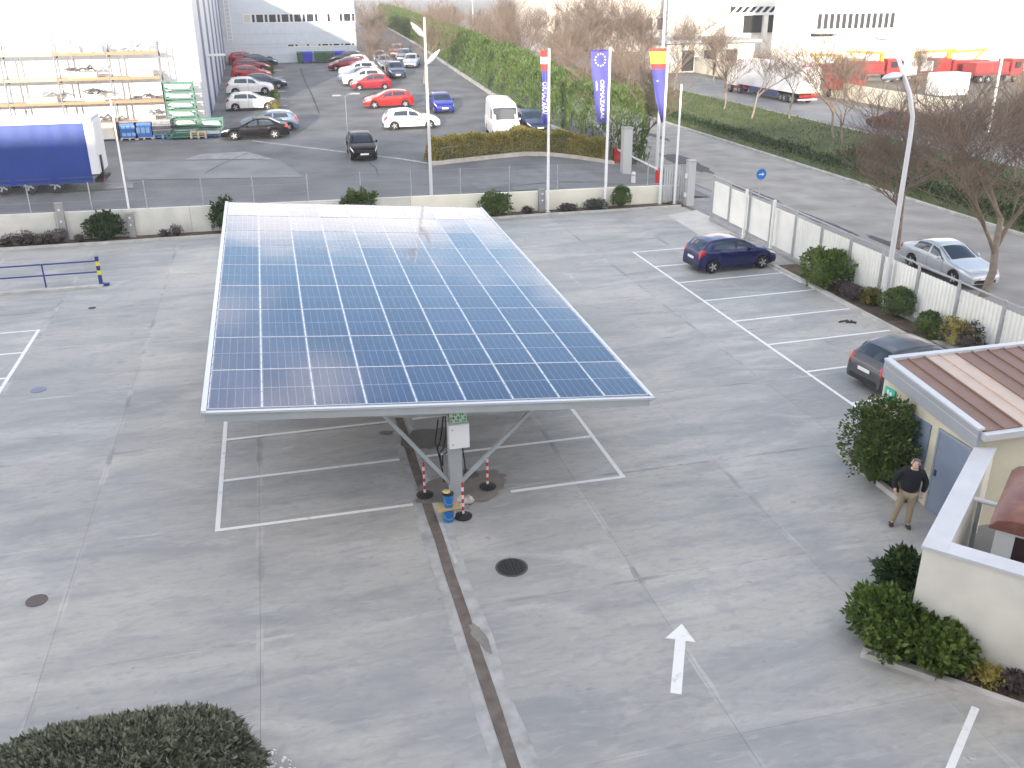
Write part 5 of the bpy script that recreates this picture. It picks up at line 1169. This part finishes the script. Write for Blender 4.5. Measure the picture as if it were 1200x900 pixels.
p = GT(742, 214); t = thing('bollard', 'short white bollard beside the barrier', 'bollard', (p[0], p[1], T(p[0], p[1]) - .02)); MB().lathe([(.13, 0), (.13, .62), (.10, .68)], n=12).build('post', WHITEP, t); MB().lathe([(.135, .45), (.135, .53)], n=12).build('band', STEEL, t)

# ================================================================== BARE TREES
def bare_tree(seed, h, tr, depth, spread=.6, twig=.012, first=.3, up=.25, nb=(2, 4)):
    q = random.Random(seed); trunk = MB(); crown = MB(); cnt = [0]
    def grow(p, d, L, r, lev):
        n = 3; pts = [p]; rs = [r]; dd = d.copy()
        for i in range(n):
            dd = (dd + Vector((q.gauss(0, .13), q.gauss(0, .13), q.gauss(0, .08) + up * .25))).normalized(); pts.append(pts[-1] + dd * L / n); rs.append(max(twig, r * (1 - .38 * (i + 1) / n)))
        (trunk if lev == 0 else crown).tube(pts, rs, 7 if lev == 0 else (5 if lev == 1 else 3), False); cnt[0] += 1
        if lev >= depth: return
        k = q.randint(*nb) + (1 if lev > 0 else 0)
        for i in range(k):
            t = q.uniform(first if lev == 0 else .3, 1.0) if i else 1.0; j = min(n - 1, int(t * n)); b = pts[j].lerp(pts[j + 1], t * n - j) if t < 1 else pts[-1]
            a = q.uniform(0, 6.28); side = Vector((math.cos(a), math.sin(a), q.uniform(-.1, .5))); nd = (dd * (1 - spread) + side * spread).normalized()
            grow(b, nd, L * q.uniform(.62, .9), max(twig, rs[j] * q.uniform(.5, .72)), lev + 1)
    grow(Vector((0, 0, -.05)), Vector((q.uniform(-.08, .08), q.uniform(-.08, .08), 1)), h * .36, tr, 0)
    return trunk.mesh('trunk', BARK, True), crown.mesh('crown', TWIG, True)
BARK = mat('bark', (.23, .19, .15), .9, var=.25, vs_=4, bump=.4); TWIG = mat('twig', (.20, .15, .115), .9, var=.25, vs_=1.5)
TV = [bare_tree(1, 10, .16, 5, .46, .011, nb=(3, 4)), bare_tree(2, 9, .14, 5, .5, .011, nb=(3, 4)), bare_tree(3, 11, .17, 5, .42, .011, nb=(3, 4)), bare_tree(5, 6.5, .10, 5, .5, .010, .6, nb=(2, 3))]
def put_tree(v, x, y, z, s, rz, label, group=None):
    t = thing('bare_tree', label, 'tree', (x, y, z), rz, group); t.scale = (s, s, s); link('trunk', TV[v][0], t); link('crown', TV[v][1], t); return t
big = bare_tree(21, 10.0, .20, 5, .52, .010, .5, .15, (3, 4)); TV.append(big)
c = G(1152, 347); put_tree(4, c[0], c[1], 0, .92, 2.2, 'large bare tree with a forked pale trunk beside the silver car')
c = G(1058, 290); put_tree(1, c[0] - .3, c[1], 0, .85, .5, 'bare tree with a thin dark trunk behind the bent lamp post')
for k, (px, py, v, s, lab) in enumerate(((848, 129, 3, 1.0, 'slim young tree on the grass beside the front of the white lorry'), (880, 141, 3, 1.15, 'slim young tree on the grass beside the middle of the white lorry'), (925, 140, 3, 1.1, 'slim young tree on the grass at the rear of the white lorry'), (977, 165, 3, 1.25, 'left of two leaning young trees on the grass'), (985, 170, 0, .75, 'right of two leaning young trees on the grass'), (750, 190, 0, .78, 'dark bare tree rising behind the barrier'))):
    c = G(px, py) if py < 188 else GT(px, py); put_tree(v, c[0], c[1], T(c[0], c[1]), s, k * 1.3, lab)
q = random.Random(77)
for k in range(30):                               # trees on the grass and along the far road, right side
    x = q.uniform(38, 49); y = 27 + k * 2.4 + q.uniform(-.5, .5)
    if k < 14: put_tree(q.randint(0, 2), x, y, .08, q.uniform(.42, .62), q.uniform(0, 6), 'bare tree in the thicket on the grass strip by the near road', 'bare trees on the grass strip')
for k in range(14):
    y = 70 + k * 14 + q.uniform(-2, 2); x = 62.8 + q.uniform(-.3, 1.2); put_tree(q.randint(0, 2), x, y, 0, q.uniform(.5, .75), q.uniform(0, 6), 'bare tree in the row along the far side of the far road', 'bare trees beyond the far road')
for k in range(24):
    y = 96 + k * 7.5 + q.uniform(-2, 2); x = q.uniform(38, 49.5); put_tree(q.randint(0, 2), x, y, .08, q.uniform(.6, .95), q.uniform(0, 6), 'bare tree in the brown row on the grass strip beyond the tall hedge', 'bare trees beyond the tall hedge')
for k in range(16):
    y = 70 + k * 9 + q.uniform(-2, 2); x = 25.6 + .012 * (y - 60) + q.uniform(0, .3); put_tree(q.randint(0, 2), x, y, 0, q.uniform(.7, .95), q.uniform(0, 6), 'bare roadside tree close behind the tall hedge', 'bare trees close behind the hedge')
for k, (px, py, v, s, lab) in enumerate(((452, 96, 1, .6, 'bare yard tree beside the centre car row'), (497, 98, 0, .62, 'bare yard tree left of the tall hedge behind the lamp post'), (436, 72, 1, .8, 'bare tree at the corner of the far building'))):
    p = GT(px, py); put_tree(v, p[0], p[1], T(p[0], p[1]), s, k * 2.1, lab)
for k, (px, py, v, s) in enumerate(((688, 101, 0, 1.05), (714, 99, 2, 1.1), (737, 97, 1, 1.15), (756, 94, 0, 1.0), (668, 108, 1, .95), (836, 96, 3, 1.1))):
    c = G(px, py); put_tree(v, c[0], c[1], .05, s, k * 1.7, 'bare tree with a broad brown crown behind the flag poles', 'bare trees behind the flag poles')
# grass on the strip
n = 26000; X = rng.uniform(36.5, 50, n); Yv = 25 + 120 * rng.random(n) ** 1.3; P = np.stack([X, Yv, np.full(n, .1)], 1); v, f = leaves(P, np.tile([0, 0, 1.], (n, 1)), .22, .8, .9, .35)
link('grass', np_mesh('grass', v, f, leafmat('leaf_grass', (.04, .075, .015), (.12, .16, .045), vs_=.35)), kind='stuff', label='rough grass on the strip between the two roads', cat='grass')
hedge('strip_hedge', 'low dark hedge along the road edge of the grass strip', [(38.3, 30), (38.6, 70), (38.6, 120)], 1.3, lambda x, y: .55 + .12 * math.sin(y * .8), 130, .22, LF_D, rough=.2)
hedge('thicket_hedge', 'tangled low undergrowth under the bare trees by the near road', [(41, 24), (42, 46), (43, 62)], 4.5, lambda x, y: .8 + .3 * math.sin(y * .9), 170, .2, leafmat('leaf_thicket', (.03, .04, .012), (.12, .10, .05), vs_=.6), rough=.4)

# ================================================================== ACROSS THE ROADS
lw = G(945, 123); TRW = mat('lorry_white', (.80, .80, .80), .45, var=.02); LAV = mat('lorry_side', (.72, .72, .75), .45, var=.02)
a, b = G(934, 123), G(850, 107); hd_ = math.atan2(b[1] - a[1], b[0] - a[0])
lo = thing('lorry', 'white articulated lorry with a box trailer parked on the far road', 'lorry', (a[0] + 1.3, a[1], .0), hd_)
MB().bb(0, 13.4, -1.27, 1.27, 1.15, 4.0).build('box_body', LAV, lo)
for s_ in (-1, 1): MB().bb(-.06, -.003, s_ * .63 - .6, s_ * .63 + .6, 1.25, 3.9).build('rear_door', TRW, lo)
MB().bb(-.08, -.0605, -1.25, 1.25, 1.16, 1.24).build('light_bar', mat('marker_orange', (.7, .2, .02), .5), lo); MB().bb(-.02, .0, -1.3, 1.3, 3.92, 4.04).build('roof_trim', RED, lo)
MB().bb(.1, .35, -1.2, 1.2, .4, .6).build('bumper', STEEL, lo); MB().bb(.0, .09, -1.15, 1.15, .75, .98).build('lamp_board', TAIL, lo); MB().bb(.3, 12.8, -.45, .45, .85, 1.14).build('chassis', TRIM, lo)
for s_ in (-1, 1): MB().bb(4.2, 10.5, s_ * 1.2 - .03, s_ * 1.2 + .03, .45, 1.1).build('side_skirt', mat('skirt_blue', (.06, .08, .16), .5), lo)
MB().bb(13.9, 16.0, -1.2, 1.2, .9, 3.6).build('cab', TRW, lo); MB().bb(16.001, 16.03, -1.05, 1.05, 2.0, 3.0).build('windscreen', GLASS, lo); MB().bb(12.5, 16.0, -1.0, 1.0, .55, .89).build('tractor_frame', mat('frame_red', (.5, .06, .04), .5), lo)
for xx in (1.6, 2.95, 4.3 - .6, 12.9, 15.2):
    for s_ in (-1, 1): o = link('wheel', wm_, lo, (xx, s_ * 1.03, .48)); o.rotation_euler = (0, 0, math.pi if s_ < 0 else 0); link('rim', rm_, o)
# far white halls
HALL = mat('hall_white', (.82, .80, .74), .6, var=.03); GREYW = mat('hall_window', (.03, .032, .035), .3, spec=.6)
hy = 124.0; hl_ = thing('white_hall', 'long white hall with a band of tall dark windows', 'building', (0, hy, 0)); hx0 = AY(925, 50, hy)[0]
MB().bb(hx0, hx0 + 75, 0, 5, 0, 16).build('wall', HALL, hl_)
MB().bb(hx0 - .2, hx0 + 75.2, -.25, 5.2, 16.002, 16.4).build('roof', mat('roof_grey', (.35, .36, .37)), hl_)
wa, wb = AY(956, 30, hy), AY(1048, 30, hy); z0, z1 = AY(1000, 34, hy)[2], AY(1000, 15, hy)[2]; nw = 13
for k in range(nw):
    xx = wa[0] + (wb[0] - wa[0]) * k / nw; wdh = (wb[0] - wa[0]) / nw; f = MB().bb(xx + .1, xx + wdh - .1, -.06, -.001, z0, z1).build('window', mat('frame_grey', (.5, .5, .5), .5), hl_); MB().bb(xx + .2, xx + wdh - .2, -.075, -.061, z0 + .1, z1 - .1).build('pane', GREYW, f)
wa, wb = AY(948, 40, hy), AY(978, 40, hy); MB().bb(wa[0], wb[0], -2.2, -.05, AY(960, 36, hy)[2] - .35, AY(960, 36, hy)[2]).build('canopy', mat('canopy_grey', (.4, .4, .4), .6), hl_); MB().bb(wa[0] + .3, wb[0] - .3, -.05, -.002, AY(960, 43, hy)[2], AY(960, 37.5, hy)[2]).build('window', GREYW, hl_)
wa, wb = AY(1098, 40, hy), AY(1122, 40, hy); MB().bb(wa[0], wb[0], -.06, -.001, AY(1110, 50, hy)[2], AY(1110, 22, hy)[2]).build('shutter_door', mat('shutter_grey', (.40, .41, .42), .5), hl_)
h2y = 150.0; h2 = thing('truss_hall', 'pale building with a white roof truss over a dark opening', 'building', (0, h2y, 0)); xa, xb = AY(816, 30, h2y)[0], AY(922, 30, h2y)[0]
MB().bb(xa, xb, 0, 12, 0, 22).build('wall', HALL, h2); oa, ob = AY(871, 30, h2y)[0], AY(917, 30, h2y)[0]; oz0, oz1 = AY(890, 38, h2y)[2], AY(890, 17, h2y)[2]
MB().bb(oa, ob, -.3, -.01, oz0, oz1).build('dark_opening', mat('opening_shade', (.022, .02, .018), .8), h2); MB().bb((oa + ob) / 2 - .4, (oa + ob) / 2 + .4, -.9, -.31, 0, oz1).build('column', HALL, h2)  # flat dark box instead of a recess, the shade inside put into its colour
ta, tb = AY(856, 10, h2y)[0], ob; tz0, tz1 = AY(890, 16, h2y)[2], AY(890, 6, h2y)[2]; MB().bb(ta, tb, -.35, -.02, tz0, tz1).build('truss_shadow_panel', mat('opening_shade', (.022, .02, .018)), h2)
for z in (tz0, tz1): MB().bb(ta, tb, -.9, -.4, z - .2, z + .2).build('truss_chord', WHITEP, h2)
for k in range(8): x = ta + (tb - ta) * k / 8; MB().bar((x, -.65, tz0), (x + (tb - ta) / 8, -.65, tz1), .3, .3).build('truss_web', WHITEP, h2)
MB().bb(xa - .3, xb + .3, -.4, 12.2, 22.002, 22.5).build('roof', mat('roof_grey', (.35, .36, .37)), h2)
sh_ = thing('low_shed', 'low pale shed with a flat roof in front of the truss building', 'building', (AY(842, 60, 138)[0], 138, 0)); MB().bb(-8, 6, 0, 12, 0, 4.2).build('wall', HALL, sh_); MB().bb(-9, 7, -1.2, 12.5, 4.202, 4.6).build('roof', mat('roof_grey', (.35, .36, .37)), sh_)
for k in range(3): MB().bb(-6 + k * 3.6, -4 + k * 3.6, -.05, -.001, .2, 3.2).build('door', GREYW, sh_)
bn = thing('far_hall', 'pale far hall behind the bare trees above the flags', 'building', (0, 190, 0)); MB().bb(AY(640, 20, 190)[0], AY(800, 20, 190)[0], 0, 25, 0, 15).build('wall', mat('hall_dull', (.55, .53, .48), .7), bn); MB().bb(AY(640, 20, 190)[0], AY(800, 20, 190)[0], -.3, 25, 15.002, 15.5).build('roof', mat('roof_grey', (.35, .36, .37)), bn)
for k in range(12): xx = AY(650 + k * 12, 30, 190)[0]; MB().bb(xx, xx + 1.2, -.08, -.001, 4.2, 6.4).build('window', GREYW, bn)
cwl = thing('roadside_wall', 'cream wall with square panels along the far road', 'wall', (63.8, 0, 0))
for k in range(20): MB().bb(-.12, .12, 78 + k * 4, 81.95 + k * 4, 0, 1.7 + .5 * (k > 10)).build('panel', mat('wall_cream', (.62, .58, .48), .8, var=.08), cwl)
for k in range(10):
    if k in (2, 3, 6): MB().bb(-.135, -.1205, 118 + k * 4 + .6, 119.4 + k * 4, .1, 1.9).build('gate_gap', DARKM, cwl)
# red and yellow crane lorries
def crane_truck(px, py, hd, label, y, L=7.5, boom=True, body=None):
    x = AY(px, py, y)[0]; t = thing('crane_truck', label, 'truck', (x, y, 0), R(hd)); YEL = mat('crane_yellow', (.55, .36, .02), .5); b = body or mat('truck_red', (.30, .03, .025), .5)
    MB().bb(-L / 2, L / 2 - 2.2, -1.2, 1.2, 1.0, 1.35).build('bed', mat('bed_red', (.20, .03, .03), .5), t); MB().bb(-L / 2 + .1, L / 2 - 2.4, -1.15, 1.15, 1.352, 2.6).build('load', b, t); MB().bb(L / 2 - 2.0, L / 2, -1.2, 1.2, .8, 2.9).build('cab', b, t); MB().bb(L / 2 + .001, L / 2 + .03, -1.0, 1.0, 1.8, 2.6).build('windscreen', GLASS, t)
    MB().bb(L / 2 - 1.5, L / 2 - .5, -1.225, -1.201, 1.8, 2.55).build('side_window', GLASS, t)
    for xx in (-L / 2 + 1.2, -L / 2 + 2.5, L / 2 - 1.0):
        for s_ in (-1, 1): o = link('wheel', wm_, t, (xx, s_ * 1.0, .48)); o.rotation_euler = (0, 0, math.pi if s_ < 0 else 0); link('rim', rm_, o)
    if boom: MB().bar((L / 2 - 2.3, 0, 2.5), (L / 2 - 2.3, 0, 3.7), .45).build('mast', YEL, t); MB().bar((L / 2 - 2.3, 0, 3.6), (-L / 2, 0, 3.9), .26, .3).build('boom', YEL, t); MB().bar((-L / 2 + .4, 0, 3.8), (-L / 2 + 1.6, 0, 2.7), .22).build('jib', YEL, t)
crane_truck(975, 70, 15, 'red lorry with yellow crane at the left of the far compound', 113); crane_truck(1022, 66, -5, 'red lorry with folded yellow crane behind the bare trees', 116); crane_truck(1088, 62, 175, 'white lorry with a long yellow crane arm', 115, 8, True, TRW); crane_truck(1125, 64, 178, 'red crane lorry beside the white one', 114, 8); crane_truck(1165, 70, 5, 'dark red lorry without a crane at the right of the compound', 110, 8, False, mat('dull_red', (.28, .04, .04), .6)); crane_truck(992, 84, 30, 'small red flatbed in front of the crane lorries', 100, 5.5, False)
ct = thing('container', 'white steel container in front of the crane lorries', 'container', (AY(1112, 90, 98)[0], 98, 0)); MB().bb(-2, 2, -1.2, 1.2, .05, 2.5).build('box', TRW, ct)
for k in range(8): MB().bb(-1.9 + k * .5, -1.7 + k * .5, -1.24, -1.201, .15, 2.4).build('rib', TRW, ct)
MB().bb(-900, 900, 0, 1, 0, 1).build('tmp', HALL) if False else None

# ================================================================== OFFICE BLOCK BEHIND THE CAMERA (casts the shade on the lot)
ob_ = thing('office_building', 'tall pale office building the lot is seen from', 'building', (0, -3.0, 0)); BH = 14.6
MB().bb(-75, 26, -14, 0, -.02, BH).build('wall', mat('office_wall', (.55, .54, .50), .8, var=.08), ob_); MB().bb(-75.2, 26.2, -14.2, .15, BH + .002, BH + .3).build('parapet', WALLW, ob_)
for fl in range(4):
    for k in range(24): f = MB().bb(-72 + k * 4.05, -70 + k * 4.05, .002, .06, 1.2 + fl * 3.4, 2.8 + fl * 3.4).build('window', mat('frame_white', (.75, .75, .74)), ob_); MB().bb(-71.9 + k * 4.05, -70.1 + k * 4.05, .061, .07, 1.3 + fl * 3.4, 2.7 + fl * 3.4).build('pane', PANE, f)

# ================================================================== PERSON
def skin_obj(name, pts, edges, rad, m, parent, sub=2, root=0):
    me = bpy.data.meshes.new(name); me.from_pydata(pts, edges, []); me.materials.append(m); o = link(name, me, parent); md = o.modifiers.new('skin', 'SKIN'); md.use_smooth_shade = True
    for i, r in enumerate(rad):
        d = me.skin_vertices[0].data[i]; d.radius = (r, r) if not isinstance(r, tuple) else r; d.use_root = (i == root)
    s = o.modifiers.new('sub', 'SUBSURF'); s.levels = 1; s.render_levels = sub; return o
SKINM = mat('skin', (.62, .38, .29), .5); pc = G(1049, 617)
pc = pc + np.array([.12, .0, 0]); pe = thing('person', 'person in dark navy jumper and beige trousers standing by the annex door', 'person', (pc[0], pc[1], .004), R(-28)); pe.rotation_euler = (R(-2), R(4), R(-28))
# facing -Y (towards the camera building); x right of figure is -x
B = [(0, 0, .95), (0, .0, 1.12), (0, .01, 1.32), (0, .0, 1.45), (0, -.01, 1.53), (0, -.02, 1.60), (0, -.025, 1.70),
     (.19, .01, 1.42), (.34, .06, 1.17), (.30, .0, .93), (.29, -.03, .86), (-.19, .01, 1.42), (-.34, .06, 1.17), (-.30, .0, .93), (-.29, -.03, .86),
     (.10, 0, .90), (.13, -.01, .50), (.16, .02, .09), (.17, -.10, .04), (-.10, 0, .90), (-.14, -.01, .50), (-.19, .02, .09), (-.21, -.10, .04)]
E_ = [(0, 1), (1, 2), (2, 3), (3, 4), (4, 5), (5, 6), (3, 7), (7, 8), (8, 9), (9, 10), (3, 11), (11, 12), (12, 13), (13, 14), (0, 15), (15, 16), (16, 17), (17, 18), (0, 19), (19, 20), (20, 21), (21, 22)]
Rr = [(.145, .12), (.15, .12), (.16, .115), (.10, .09), .055, (.082, .09), (.078, .088), .065, .045, .034, .035, .065, .045, .034, .035, .085, .06, .04, .035, .085, .06, .04, .035]
skin_obj('body', B, E_, Rr, SKINM, pe)
Jp = [(0, 0, .86), (0, .0, 1.12), (0, .01, 1.32), (0, .0, 1.44), (0, -.01, 1.525), (.19, .01, 1.42), (.345, .06, 1.17), (.30, .0, .93), (-.19, .01, 1.42), (-.345, .06, 1.17), (-.30, .0, .93)]
skin_obj('jumper', Jp, [(0, 1), (1, 2), (2, 3), (3, 4), (3, 5), (5, 6), (6, 7), (3, 8), (8, 9), (9, 10)], [(.21, .17), (.235, .19), (.22, .17), (.165, .14), .085, .095, .08, .06, .095, .08, .06], mat('jumper_navy', (.008, .009, .016), .9), pe)
Tp = [(0, 0, .96), (.10, 0, .88), (.13, -.01, .50), (.16, .02, .055), (-.10, 0, .88), (-.14, -.01, .50), (-.19, .02, .055)]
skin_obj('trousers', Tp, [(0, 1), (1, 2), (2, 3), (0, 4), (4, 5), (5, 6)], [(.165, .135), .11, .082, .07, .11, .082, .07], mat('trousers_beige', (.30, .25, .17), .9), pe)
for s_, x in ((1, .165), (-1, -.20)): skin_obj('shoe', [(x, .05, .05), (x + s_ * .005, -.06, .045), (x + s_ * .02, -.17, .035)], [(0, 1), (1, 2)], [(.065, .055), (.06, .05), (.05, .035)], mat('shoe_dark', (.035, .03, .022), .6), pe)
for s_, x in ((1, .29), (-1, -.29)):              # fingers and thumb on each hand
    for k in range(4): skin_obj('finger', [(x - .024 + k * .016, -.03, .85), (x - .026 + k * .017, -.045, .81), (x - .024 + k * .016, -.035, .78 + .006 * abs(k - 1.4))], [(0, 1), (1, 2)], [.009, .0085, .007], SKINM, pe, 1)
    skin_obj('thumb', [(x - s_ * .03, -.035, .87), (x - s_ * .05, -.055, .845), (x - s_ * .045, -.065, .815)], [(0, 1), (1, 2)], [.011, .010, .008], SKINM, pe, 1)
HAIR = mat('hair_grey', (.42, .38, .35), .9)
hr = MB(); vs = []; n = 14
for j in range(5):
    for k in range(n):
        a = math.pi * (-.12 + 1.24 * k / (n - 1)); z = 1.60 + j * .035; r = .092 * math.sqrt(max(.05, 1 - ((z - 1.64) / .16) ** 2)); vs.append((r * math.cos(a), -.02 + r * 1.12 * math.sin(a), z))
hr.add(vs, [(j * n + k, j * n + k + 1, (j + 1) * n + k + 1, (j + 1) * n + k) for j in range(4) for k in range(n - 1)]); hr.build('hair', HAIR, pe, smooth=True)
skin_obj('nose', [(0, -.10, 1.665), (0, -.125, 1.635), (0, -.112, 1.62)], [(0, 1), (1, 2)], [.012, .016, .014], SKINM, pe, 1)
for s_ in (-1, 1):
    MB().lathe([(.004, -.012), (.011, 0), (.004, .010)], (s_ * .034, -.103, 1.668), 8, 'y').build('eye', mat('eye_dark', (.05, .04, .035), .3), pe); MB().lathe([(.01, -.012), (.03, -.006), (.03, .006), (.01, .012)], (s_ * .094, -.015, 1.64), 9, 'x').build('ear', SKINM, pe)
MB().box((0, -.103, 1.588), (.05, .01, .008)).build('mouth', mat('lips', (.32, .13, .11), .5), pe)
bd = MB(); bd.lathe([(.02, -.03), (.055, -.02), (.062, .01), (.04, .03)], (0, -.055, 1.575), 12, 'z'); bd.build('beard', mat('beard_grey', (.42, .40, .38), .9), pe, smooth=True)
# ================================================================== HAZE
hz = MB().bb(-905, 1505, -305, 2505, -1.1, 26).build('haze', [], kind='stuff', label='thin pale haze in the air over the whole site', cat='haze')
hm = bpy.data.materials.new('haze_air'); hm.use_nodes = True; hm.node_tree.nodes.remove(hm.node_tree.nodes['Principled BSDF'])
pv = hm.node_tree.nodes.new('ShaderNodeVolumePrincipled'); pv.inputs['Color'].default_value = (.92, .94, 1, 1); pv.inputs['Density'].default_value = .0005; pv.inputs['Anisotropy'].default_value = .3
hm.node_tree.links.new(pv.outputs[0], hm.node_tree.nodes['Material Output'].inputs['Volume']); hz.data.materials.append(hm)
